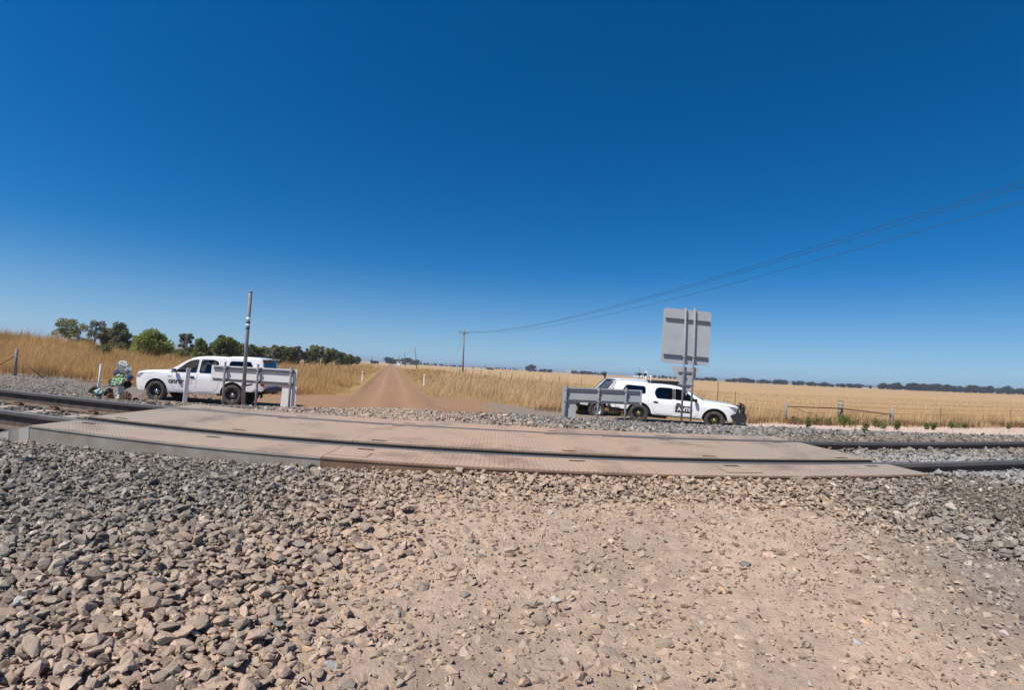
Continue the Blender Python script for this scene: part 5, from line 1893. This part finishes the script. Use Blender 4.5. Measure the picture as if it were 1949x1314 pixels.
def ute(loc, rz):
    """older white cab chassis: only its cab top, nose and one front wheel show past the right hand pickup"""
    t = thing('utility_truck', 'white ute with snorkel and rooftop work lights behind the right board', 'pickup truck', loc, rz)
    # x forward from the front axle
    def hw(z): return 0.86 if z < 1.15 else 0.86 - 0.20 * (z - 1.15)
    side = [(0.85, 0.62), (0.87, 0.95), (0.80, 1.12), (-0.42, 1.20), (-1.02, 1.80), (-1.20, 1.86), (-2.62, 1.88), (-2.72, 1.75), (-2.72, 0.60), (-0.55, 0.58)] + arc(0, 0.42, 0.52, 162, 18, 12) + [(0.6, 0.6)]
    wf = smooth_poly([(-0.62, 1.22), (-1.10, 1.70), (-1.62, 1.72), (-1.62, 1.20)], 0.05)
    wr = smooth_poly([(-1.74, 1.20), (-1.74, 1.72), (-2.52, 1.72), (-2.56, 1.20)], 0.05)
    V, Fc = cdt_poly(side, [wf, wr], 0.15)
    b = MB()
    for sd in (1, -1): b.add([(x, sd * hw(z), z) for x, z in V], Fc, False)
    def strip(seq, k=0.03):
        vs = []
        for x, z in seq:
            for c, r_ in ((-1, 0), (-0.93, 0.7), (0, 1), (0.93, 0.7), (1, 0)): vs.append((x, c * hw(z), z + k * r_))
        b.add(vs, [(i * 5 + j, i * 5 + j + 1, i * 5 + j + 6, i * 5 + j + 5) for i in range(len(seq) - 1) for j in range(4)], True)
    strip(side[0:4]); strip(side[4:9])
    b.build('cab', MT['white_paint'], t)
    g = MB()
    g.add([(-0.42, -hw(1.2) + 0.05, 1.21), (-0.42, hw(1.2) - 0.05, 1.21), (-1.02, hw(1.8) - 0.05, 1.81), (-1.02, -hw(1.8) + 0.05, 1.81)], [(0, 1, 2, 3)])
    g.build('windscreen', MT['glass_clear'], t)
    for sd in (1, -1):
        m = MB()
        m.tube([(-0.42, sd * (hw(1.2) - 0.02), 1.205), (-1.02, sd * (hw(1.8) - 0.02), 1.805)], 0.03, 6)
        m.build('pillar', MT['white_paint'], t)
        for nm, poly in (('front_window', wf), ('rear_window', wr)):
            V2, F2 = cdt_poly(poly, (), 0.2)
            m = MB()
            m.add([(x, sd * (hw(z) - 0.01), z) for x, z in V2], F2)
            m.build(nm, MT['glass_clear'] if nm == 'front_window' else MT['glass_dark'], t)
    m = MB()
    m.tube([(-0.25, -0.88, 1.05), (-0.42, -0.90, 1.20), (-1.0, -0.80, 1.80), (-1.02, -0.79, 1.96)], [0.05, 0.05, 0.045, 0.045], 8)
    m.tube([(-0.99, -0.79, 1.94), (-0.99, -0.79, 1.98), (-0.98, -0.79, 2.09), (-0.98, -0.79, 2.12)], [0.05, 0.085, 0.085, 0.05], 10)
    m.build('snorkel', MT['black_plastic'], t)
    m = MB()
    m.tube([(-2.55, 0.72, 1.70), (-2.6, 0.70, 2.02), (-2.6, -0.70, 2.02), (-2.55, -0.72, 1.70)], 0.03, 8)
    m.tube([(-2.85, 0.72, 1.70), (-2.88, 0.70, 2.06), (-2.88, -0.70, 2.06), (-2.85, -0.72, 1.70)], 0.03, 8)
    rk = m.build('work_light_bar', MT['white_paint'], t)
    for k, yy in enumerate((0.6, 0.32, -0.05, -0.35)):
        m = MB()
        m.box((0, 0, 0), (0.12, 0.15, 0.14), Matrix.Translation((-2.60, yy, 2.12)), 0.025)
        m.build('work_light', MT['black_plastic'] if k % 2 == 0 else MT['chrome'], rk)
    m = MB()
    m.box((-2.72, 0.5, 2.18), (0.16, 0.12, 0.18), None, 0.02)
    m.build('camera_box', MT['white_paint'], rk)
    m = MB()
    m.tube([(-2.35, 0.5, 1.86), (-2.33, 0.5, 2.45)], [0.010, 0.005], 5)
    m.build('aerial', MT['black_plastic'], t)
    m = MB()
    m.box((-4.0, 0, 0.85), (2.3, 1.75, 0.10))
    for yy in (-0.86, 0.86): m.box((-4.0, yy, 1.02), (2.3, 0.03, 0.26))
    m.build('tray', MT['alu'], t)
    m = MB()
    m.box((-3.9, 0.2, 1.42), (1.5, 1.2, 0.90), None, 0.04)
    m.build('tool_box', MT['black_plastic'], t)
    m = MB()
    m.box((-1.9, 0, 0.55), (5.2, 0.9, 0.18))
    m.tube([(0, -0.75, 0.40), (0, 0.75, 0.40)], 0.07, 8)
    m.tube([(-3.2, -0.75, 0.40), (-3.2, 0.75, 0.40)], 0.07, 8)
    m.box((0.0, 0, 0.75), (1.0, 1.3, 0.4))
    m.box((-1.0, 0.70, 0.48), (0.55, 0.24, 0.30), None, 0.03)
    m.build('chassis', MT['dark_inside'], t)
    m = MB()
    m.box((0.98, 0, 0.66), (0.16, 1.7, 0.24), None, 0.03)
    m.tube([(1.0, -0.55, 0.7), (1.02, -0.5, 1.12), (1.02, 0.5, 1.12), (1.0, 0.55, 0.7)], 0.035, 8)
    m.build('bull_bar', MT['black_plastic'], t)
    for sy in (-0.38, 0.38):
        m = MB()
        m.box((-1.45, sy, 0.95), (0.5, 0.5, 0.16), None, 0.05)
        m.box((-1.72, sy, 1.25), (0.14, 0.48, 0.62), None, 0.05)
        m.build('seat', MT['seat'], t)
    m = MB()
    m.box((-0.62, 0, 1.06), (0.35, 1.4, 0.2), None, 0.05)
    m.build('dashboard', MT['trim_grey'], t)
    for x in (0, -3.2):
        for sd in (1, -1):
            wheel(t, x, sd * 0.76, 0.40, sd, MT['rim_silver'], MT['dark_inside'])
    return t


_az = R(-99)
hd = Vector((math.sin(_az), math.cos(_az), 0))
ls = Vector((-hd.y, hd.x, 0))
yq = 22.6
fw = Vector((at(1136, 783, yq).x, yq, 0)) - ls * 0.86
fw.z = at(1136, 797, yq).z
ute_ = ute(fw, math.atan2(hd.y, hd.x))
ute_.scale = (1, 1, 1.06)

# far car on the dirt road, a few pixels across
cb = ground_at(757, 260)
fc = thing('distant_car', 'tiny pale car far down the dirt road', 'car', cb, R(100))
m = MB()
m.prism([(-2.2, 0.35), (2.2, 0.35), (2.2, 0.85), (1.2, 1.0), (0.6, 1.55), (-1.6, 1.6), (-2.2, 1.0)], -0.9, 0.9, 'y')
m.build('body', MT['house_white'], fc)
for sd in (-1, 1):
    m = MB()
    m.prism([(1.0, 1.02), (0.55, 1.48), (-1.5, 1.52), (-1.9, 1.02)], sd * 0.905, sd * 0.915, 'y')
    m.build('window', MT['house_dark'], fc)
for x in (-1.4, 1.4):
    for sd in (-1, 1):
        m = MB()
        m.lathe([(0.001, -0.1), (0.34, -0.1), (0.34, 0.1), (0.001, 0.1)], 14, Matrix.Translation((x, sd * 0.85, 0.34)))
        m.build('wheel', MT['rubber'], fc)

# ------------------------------------------------------------------ boards, signs, posts


def clamp(parent, c, rad, mat_=None):
    m = MB()
    m.box((c.x, c.y, c.z), (rad * 2.8, rad * 2.4, 0.05), None, 0.008)
    m.tube([(c.x + rad * 1.3, c.y, c.z), (c.x + rad * 1.9, c.y - 0.02, c.z)], 0.012, 6)
    return m.build('clamp', mat_ or MT['galv'], parent)


def crossing_board(label, px, tops, bases, deps, quad, leg, mat_, post_r=0.036):
    """the grey back of an L shaped width board on three posts, with two channel stiffeners"""
    c0 = ground_at(px[0], deps[0])
    t = thing('crossing_board', label, 'sign board', c0)
    O = Vector(c0)
    P = [ground_at(px[i], deps[i]) for i in range(3)]
    # plane of the board through the posts, just beyond them
    a, b = Vector((P[0].x, P[0].y, 0)), Vector((P[2].x, P[2].y, 0))
    d = (b - a).normalized()
    nrm = Vector((d.y, -d.x, 0))
    if nrm.y > 0: nrm = -nrm
    back = 0.075

    def onplane(qx, qy, off=back):
        r_ = ray(qx, qy)
        o_ = Vector((0, 0, CZ))
        p0 = a - nrm * off
        k = (p0 - Vector((0, 0, 0))).dot(nrm) / Vector((r_.x, r_.y, 0)).dot(nrm)
        return o_ + r_ * k
    TL, TR, BR, BL = [onplane(*q) for q in quad]
    th = nrm * 0.012
    def slab(m, pts_):
        n = len(pts_)
        vs = [p - O for p in pts_] + [p - th - O for p in pts_]
        m.add(vs, [tuple(range(n)), tuple(reversed(range(n, 2 * n)))] + [(i, i + n, (i + 1) % n + n, (i + 1) % n) for i in range(n)])
    m = MB()
    slab(m, [TL, TR, BR, BL])
    panel = m.build('board', mat_, t)
    # the leg that reaches down at one end
    q = [onplane(*p) for p in leg]
    m = MB()
    slab(m, [q[0] - Vector((0, 0, 0.0)), q[1], q[2] - Vector((0, 0, 0.15)), q[3] - Vector((0, 0, 0.15))])
    m.build('leg_board', mat_, t)
    for f in (0.16, 0.90):
        s, e = TL.lerp(BL, f), TR.lerp(BR, f)
        s, e = s.lerp(e, 0.03), s.lerp(e, 0.97)
        for dz in (-0.028, 0.028):
            m = MB()
            u = Vector((0, 0, 0.016))
            n0, n1 = nrm * 0.002, nrm * 0.038
            vs = [s + n0 + u, e + n0 + u, e + n1 + u, s + n1 + u, s + n0 - u, e + n0 - u, e + n1 - u, s + n1 - u]
            m.add([p + Vector((0, 0, dz)) - O for p in vs], [(0, 1, 2, 3), (7, 6, 5, 4), (3, 2, 6, 7), (0, 3, 7, 4), (1, 5, 6, 2)])
            m.build('stiffener', MT['channel'], t)
    for i in range(3):
        tp = at(px[i], tops[i], deps[i])
        m = MB()
        tz = tp.z - P[i].z
        lean = Vector((tp.x - P[i].x, 0, 0)) * 0
        # posts follow the photograph's slight lean
        m.tube([P[i] - O + Vector((0, 0, -0.4)), P[i] - O + lean + Vector((0, 0, tz)), P[i] - O + lean + Vector((0, 0, tz + 0.012))], [post_r, post_r, post_r * 0.6], 14)
        po = m.build('post', MT['galv'], t)
        m = MB()
        m.tube([P[i] - O + Vector((0, 0, tz + 0.012)), P[i] - O + Vector((0, 0, tz + 0.028))], post_r * 1.15, 12)
        m.build('cap', MT['galv'], po)
        for f in (0.16, 0.90):
            z = TL.lerp(BL, f).z * (1 - i / 2) + TR.lerp(BR, f).z * (i / 2)
            clamp(t, Vector((P[i].x - O.x, P[i].y - O.y, z - O.z)), post_r)
    return t


crossing_board('pale grey back of the L shaped board in front of the left pickup', (427, 490, 553.5), (691, 695, 700), (773, 770, 768), (14.2, 14.2, 14.2), ((403.5, 695), (566.5, 704), (563, 735.5), (400.5, 724.5)), ((538, 734), (565, 735.6), (562.5, 767.5), (534, 767)), MT['alu'])
crossing_board('darker grey back of the L shaped board in front of the right pickup', (1079, 1141, 1193), (735.5, 738.5, 739.5), (793, 795, 800), (15.6, 15.4, 15.2), ((1071.5, 737), (1222.5, 743), (1221, 771.5), (1070, 765.5)), ((1070.5, 765.7), (1096.5, 766.8), (1096, 791.5), (1068.5, 790.5)), MT['alu_dark'])


def round_post(name, label, cat, px, ty, dep, rad, mat_, pxt=None, bands=None, sq=False, sink=0.3):
    b = ground_at(px, dep)
    tp = at(pxt or px, ty, dep)
    t = thing(name, label, cat, b)
    h = tp.z - b.z
    m = MB()
    if sq:
        m.box((0, 0, (h - sink) / 2), (rad * 2, rad * 2, h + sink), None, 0.006)
    else:
        m.tube([(0, 0, -sink), (0, 0, h - 0.01), (0, 0, h)], [rad, rad, rad * 0.8], 16)
    m.build('shaft', mat_, t)
    return t, b, h


t, b, h = round_post('white_post', 'square white post standing in front of the left pickup door', 'post', 354, 702, 13.3, 0.060, MT['white_post'], 355, sq=True)
t.rotation_euler = (0, R(3.0), R(38))
m = MB()
m.box((0, 0, h + 0.006), (0.128, 0.128, 0.012), None, 0.004)
m.build('cap', MT['white_post'], t)
t, b, h = round_post('white_post', 'slim round white post left of the flower tribute', 'post', 187.5, 694, 16.0, 0.047, MT['white_post'])
t.rotation_euler = (0, R(3.5), 0)
m = MB()
m.tube([(0, 0, h), (0, 0, h + 0.02)], [0.053, 0.050], 14)
m.build('cap', MT['white_post'], t)
t, b, h = round_post('sign_pole', 'tall grey steel pole with blue and white bands behind the left board', 'pole', 466, 556, 12.9, 0.052, MT['galv'])
t.rotation_euler = (0, R(-0.6), 0)
for q0, q1, mm in ((604, 611, 'white_post'), (611, 616.5, 'blue_band'), (616.5, 621.5, 'white_post'), (621.5, 627, 'blue_band')):
    z0, z1 = at(466, q1, 12.9).z - b.z, at(466, q0, 12.9).z - b.z
    m = MB()
    m.tube([(0, 0, z0 + 0.002), (0, 0, z1)], 0.0545, 16)
    m.build('band', MT[mm], t)
m = MB()
m.tube([(0, 0, h), (0, 0, h + 0.03)], [0.06, 0.05], 14)
m.build('cap', MT['galv'], t)
zc = at(466, 731, 12.9).z - b.z
m = MB()
m.tube([(0, 0, zc - 0.012), (0, 0, zc + 0.012)], 0.062, 14)
m.box((-0.09, -0.05, zc - 0.14), (0.10, 0.05, 0.075), Matrix.Rotation(R(-14), 4, 'Y'), 0.008)
m.box((0.20, 0.04, zc - 0.07), (0.34, 0.03, 0.05), Matrix.Rotation(R(-12), 4, 'Y'), 0.008)
m.build('bracket', MT['black_plastic'], t)

# level crossing sign seen from behind, on two posts
ds = 15.0
sb = ground_at(1308.5, ds)
sg = thing('crossing_sign', 'grey back of tall road sign with give way triangle on two posts', 'road sign', sb)


def rrect(x0, x1, z0, z1, r, n=5):
    p = []
    for cx, cz, a0 in ((x1 - r, z1 - r, 0), (x0 + r, z1 - r, 90), (x0 + r, z0 + r, 180), (x1 - r, z0 + r, 270)):
        for k in range(n + 1):
            p.append((cx + r * math.cos(R(a0 + 90 * k / n)), cz + r * math.sin(R(a0 + 90 * k / n))))
    return p


x0s, x1s = at(1257, 680, ds + .08).x - sb.x, at(1348.5, 680, ds + .08).x - sb.x
zb_, zt_ = at(1303, 694, ds + .08).z - sb.z, at(1303, 590, ds + .08).z - sb.z
tilt = R(1.6)
m = MB()
m.prism(rrect(x0s, x1s, zb_, zt_, 0.09), 0.075, 0.087, 'y', Matrix.Rotation(tilt, 4, 'Y') @ Matrix.Translation((-0.05, 0, 0)))
m.build('sign_panel', MT['sign_back'], sg)
xa, xb, xc = at(1276, 700, ds + .08).x - sb.x, at(1332.5, 700, ds + .08).x - sb.x, at(1306, 754, ds + .08).x - sb.x
za, zc = at(1304, 699, ds + .08).z - sb.z, at(1306, 754.5, ds + .08).z - sb.z
m = MB()
m.prism(smooth_poly([(xa, za), (xc, zc), (xb, za)], 0.07, 5), 0.075, 0.085, 'y', Matrix.Rotation(R(1.0), 4, 'Y') @ Matrix.Translation((-0.03, 0, 0)))
m.build('triangle_panel', MT['sign_back'], sg)
for px in (1299.5, 1317.2):
    bx = at(px, 740, ds).x - sb.x
    m = MB()
    m.tube([(bx, 0, -0.5), (bx, 0, zt_ + 0.08)], 0.034, 14)
    po = m.build('post', MT['galv'], sg)
    m = MB()
    m.tube([(bx, 0, zt_ + 0.08), (bx, 0, zt_ + 0.10)], [0.040, 0.036], 12)
    m.build('cap', MT['galv'], po)
for q, l, r_ in ((679.5, x0s + 0.06, x1s - 0.06), (610, x0s + 0.06, x1s - 0.06)):
    z = at(1303, q, ds).z - sb.z
    for dz in (-0.026, 0.026):
        m = MB()
        m.box(((l + r_) / 2 - 0.03, 0.056, z + dz), (r_ - l, 0.034, 0.03), Matrix.Rotation(tilt, 4, 'Y'))
        m.build('stiffener', MT['channel'], sg)
for q in (708.5, 733):
    z = at(1306, q, ds).z - sb.z
    cx = at(1306, q, ds).x - sb.x
    m = MB()
    m.box((cx, 0.054, z), (0.52, 0.036, 0.045), None, 0.004)
    m.build('bracket', MT['galv'], sg)
for q in (679.5, 708.5, 733):
    for px in (1299.5, 1317.2):
        clamp(sg, Vector((at(px, 740, ds).x - sb.x, 0, at(1306, q, ds).z - sb.z)), 0.034)

# white guide posts on both sides of the dirt road
for px, ty, dep, lab in ((689.5, 707, 46, 'small white guide post left of the dirt road'), (807, 713, 44, 'small white guide post right of the dirt road')):
    b = ground_at(px, dep)
    h = at(px, ty, dep).z - b.z
    t = thing('guide_post', lab, 'guide post', b)
    m = MB()
    m.box((0, 0, (h - 0.2) / 2), (0.14, 0.05, h + 0.2), None, 0.02)
    m.build('shaft', MT['white_post'], t)
    m = MB()
    m.box((0, -0.028, h - 0.2), (0.06, 0.01, 0.14), None, 0.003)
    m.build('reflector', MT['taillight'] if px < 700 else MT['letter_grey'], t)

# ------------------------------------------------------------------ flower tribute beside the track
MT['wrap_white'] = mat('white_tissue_wrap', (0.72, 0.70, 0.70), 0.7, var=0.08, vscale=12)
MT['wrap_lilac'] = mat('lilac_paper', (0.32, 0.24, 0.42), 0.7, var=0.15, vscale=14)
MT['wrap_green'] = mat('green_cellophane', (0.03, 0.19, 0.12), 0.3, var=0.3, vscale=14)
MT['wrap_mint'] = mat('pale_mint_paper', (0.42, 0.58, 0.54), 0.5, var=0.15, vscale=14)
MT['wrap_teal'] = mat('teal_paper', (0.22, 0.42, 0.44), 0.6, var=0.3, vscale=14)
MT['wrap_black'] = mat('black_paper', (0.02, 0.018, 0.016), 0.6, var=0.3, vscale=14)
MT['wrap_navy'] = mat('navy_paper', (0.03, 0.035, 0.10), 0.6, var=0.3, vscale=14)
MT['stem_green'] = mat('flower_stems', (0.10, 0.20, 0.035), 0.6, var=0.3, vscale=30)
MT['lime'] = mat('lime_ribbon', (0.35, 0.50, 0.18), 0.5, var=0.15, vscale=20)
MT['dead_brown'] = mat('withered_flowers', (0.16, 0.095, 0.05), 0.9, var=0.4, vscale=30)
MT['dead_dark'] = mat('withered_leaves', (0.055, 0.05, 0.025), 0.9, var=0.4, vscale=30)
MT['plush'] = mat('white_plush', (0.74, 0.73, 0.72), 0.95, var=0.08, vscale=30, bump=0.004, bscale=90)


def bouquet(label, pos, axis, length, spread, wrap, flower, seed, n=22, fl=0.035, wrap2=None):
    """flowers in a pleated paper cone: wrap, stems, heads"""
    rr = random.Random(seed)
    t = thing('bouquet', label, 'bouquet', pos)
    q = Vector(axis).normalized().to_track_quat('Z', 'Y').to_matrix().to_4x4()
    m = MB()
    seg = 22
    vs = []
    for i, (f, r_) in enumerate(((0.0, 0.18), (0.18, 0.10), (0.45, 0.45), (0.8, 0.85), (1.0, 1.0))):
        for k in range(seg):
            a = 2 * math.pi * k / seg
            rad = spread * r_ * (1 + (0.14 if k % 2 else -0.1) * r_ + rr.uniform(-0.06, 0.06))
            z = length * f + (rr.uniform(-0.12, 0.12) * length if i == 4 else 0)
            if k % 6 == 0 and i == 4: z += 0.1 * length
            vs.append((rad * math.cos(a), rad * math.sin(a), z))
    fs = [(i * seg + k, i * seg + (k + 1) % seg, (i + 1) * seg + (k + 1) % seg, (i + 1) * seg + k) for i in range(4) for k in range(seg)]
    m.add(vs, fs, False, q)
    w = m.build('wrapping', MT[wrap], t)
    if wrap2: w.data.materials.append(MT[wrap2]); [setattr(p, 'material_index', 1) for i, p in enumerate(w.data.polygons) if (i // 3) % 4 == 0]
    m = MB()
    for k in range(6):
        a = k * 1.05
        m.tube([(0.012 * math.cos(a), 0.012 * math.sin(a), -0.05 * length), (spread * 0.5 * math.cos(a), spread * 0.5 * math.sin(a), length * 0.95)], 0.006, 5, True, True, q)
    m.build('stems', MT['stem_green'], t)
    m = MB()
    for k in range(n):
        a, r_ = rr.random() * 6.28, spread * 0.8 * math.sqrt(rr.random())
        c = Vector((r_ * math.cos(a), r_ * math.sin(a), length * rr.uniform(0.9, 1.1) + fl * (1 - (r_ / spread) ** 2)))
        for j in range(6):                                # petals
            b_ = j * 1.047 + rr.random()
            p1 = c + Vector((math.cos(b_), math.sin(b_), 0.35)) * fl
            s_ = Vector((-math.sin(b_), math.cos(b_), 0)) * fl * 0.45
            m.add([c, p1 * 0.5 + c * 0.5 + s_, p1, p1 * 0.5 + c * 0.5 - s_], [(0, 1, 2, 3)], False, q)
        m.lathe([(fl * 0.3, 0), (fl * 0.2, fl * 0.25), (0.001, fl * 0.3)], 6, q @ Matrix.Translation(c) @ Matrix.Rotation(R(90), 4, 'X'))
    tag(m.build('flowers', MT[flower], t), kind='stuff')
    return t


ym = 11.0
mb = ground_at(231, ym)
tp = at(234, 700, ym)
mp = thing('memorial_post', 'white post that carries the flower tribute beside the far rail', 'post', mb)
m = MB()
m.box((0, 0, (tp.z - mb.z - 0.2) / 2), (0.11, 0.09, tp.z - mb.z + 0.2), None, 0.01)
m.build('shaft', MT['white_post'], mp)


def M3(px, py, off=0.0): return at(px, py, ym - off)


bouquet('white tissue wrapped bouquet at the top of the flower tribute', M3(231, 716, .10), (0.25, -0.25, 1), 0.31, 0.14, 'wrap_white', 'wrap_white', 1)
bouquet('second white wrapped bouquet leaning right at the top of the tribute', M3(236, 713, .13), (0.85, -0.3, 0.65), 0.20, 0.10, 'wrap_white', 'wrap_white', 2)
bouquet('lilac paper bouquet leaning left near the top of the tribute', M3(231, 718, .08), (-1, -0.2, 0.9), 0.18, 0.10, 'wrap_lilac', 'wrap_white', 3)
bouquet('large green and mint wrapped bouquet in the middle of the tribute', M3(232, 735, .16), (0.02, -0.8, 0.8), 0.22, 0.19, 'wrap_mint', 'lime', 4, 16, 0.034, 'wrap_green')
bouquet('pale grey paper bouquet hanging at the right of the tribute', M3(242, 708, .08), (0.7, -0.2, -0.8), 0.20, 0.08, 'wrap_white', 'wrap_lilac', 5)
bouquet('black wrapped bouquet sticking out left under the green one', M3(229, 730, .05), (-1, -0.15, 0.0), 0.22, 0.10, 'wrap_black', 'dead_dark', 6)
bouquet('navy wrapped bouquet right of the white post', M3(237, 742, .08), (0.6, -0.3, 0.7), 0.20, 0.10, 'wrap_navy', 'dead_dark', 7)
bouquet('withered bouquet in dark leaves left of the tribute post', M3(216, 760, .1), (-0.55, -0.2, 0.7), 0.24, 0.12, 'dead_dark', 'dead_brown', 8)
bouquet('withered brown bouquet lying at the foot of the tribute post', M3(222, 763, .2), (-0.5, -0.6, 0.35), 0.22, 0.13, 'dead_brown', 'dead_brown', 9)
bouquet('brown dried bouquet right of the foot of the tribute post', M3(240, 764, .2), (0.4, -0.6, 0.5), 0.22, 0.14, 'dead_brown', 'dead_brown', 10, 30)
bouquet('flattened dark bouquet at the right end of the tribute', M3(249, 766, .2), (0.9, -0.3, 0.15), 0.22, 0.10, 'wrap_black', 'dead_dark', 11)
bouquet('teal paper bouquet at the foot of the slim white post', at(190, 760, 12.2), (0.2, -0.5, 0.75), 0.26, 0.13, 'wrap_teal', 'wrap_mint', 12, 22, 0.035, 'wrap_navy')
bouquet('withered brown bouquet behind the teal one', at(185, 754, 12.5), (-0.3, -0.4, 0.7), 0.24, 0.13, 'dead_brown', 'dead_brown', 13)
# soft toy leaning on the post
pt = M3(229, 760, .22)
toy = thing('soft_toy', 'small white soft toy leaning on the tribute post', 'soft toy', (pt.x, pt.y, gz1(pt.x, pt.y)))
dz = pt.z - toy.location.z - 0.02
def blob(m, c, r_):
    m.lathe([(0.001, -r_[2])] + [(r_[0] * math.cos(R(a)), r_[2] * math.sin(R(a))) for a in range(-75, 80, 15)] + [(0.001, r_[2])], 12, Matrix.Translation(c) @ Matrix.Rotation(R(90), 4, 'X'))
m = MB(); blob(m, (0, 0, dz + 0.09), (0.075, 0.07, 0.105)); m.build('body', MT['plush'], toy)
m = MB(); blob(m, (0, -0.01, dz + 0.235), (0.058, 0.055, 0.06)); blob(m, (0, -0.06, dz + 0.22), (0.025, 0.02, 0.02)); hd_ = m.build('head', MT['plush'], toy)
for s_ in (-1, 1):
    m = MB(); m.tube([(s_ * 0.03, 0, dz + 0.28), (s_ * 0.04, 0, dz + 0.34), (s_ * 0.035, 0, dz + 0.39)], [0.018, 0.02, 0.008], 7); m.build('ear', MT['plush'], hd_)
    m = MB(); blob(m, (s_ * 0.06, -0.05, dz + 0.03), (0.035, 0.05, 0.035)); m.build('leg', MT['plush'], toy)
    m = MB(); blob(m, (s_ * 0.075, -0.03, dz + 0.14), (0.025, 0.03, 0.045)); m.build('arm', MT['plush'], toy)
# small green weed at the rail, right of the tribute
pw = at(273, 768, 9.6)
rr = np.random.default_rng(77)
t = thing('weed_plant', 'small green weed beside the far rail, right of the tribute', 'weed', (pw.x, pw.y, gz1(pw.x, pw.y)))
V, T, Cc = leaf_cloud(rr, [((rr.normal(0, 0.07), rr.normal(0, 0.07), 0.05), (0.06, 0.06, 0.05)) for _ in range(8)], 16000, 0.016, (0.11, 0.15, 0.035), -0.5)
link('leaves', bulk_mesh('leaves', V, T, MT['leaf'], Cc), t)

# ------------------------------------------------------------------ the air: faint summer haze over the plain
hz = MB()
hz.box((0, 2400, 5.6), (11000, 6000, 20.0))
hm = bpy.data.materials.new('summer_haze')
hm.use_nodes = True
hm.node_tree.nodes.clear()
_o = hm.node_tree.nodes.new('ShaderNodeOutputMaterial')
_v = hm.node_tree.nodes.new('ShaderNodeVolumePrincipled')
_v.inputs['Color'].default_value = (0.80, 0.88, 1.0, 1)
_v.inputs['Density'].default_value = 0.00035
_v.inputs['Anisotropy'].default_value = 0.2
hm.node_tree.links.new(_v.outputs[0], _o.inputs['Volume'])
haze = hz.build('haze', hm)
tag(haze, 'pale blue summer haze over the plain', kind='stuff')
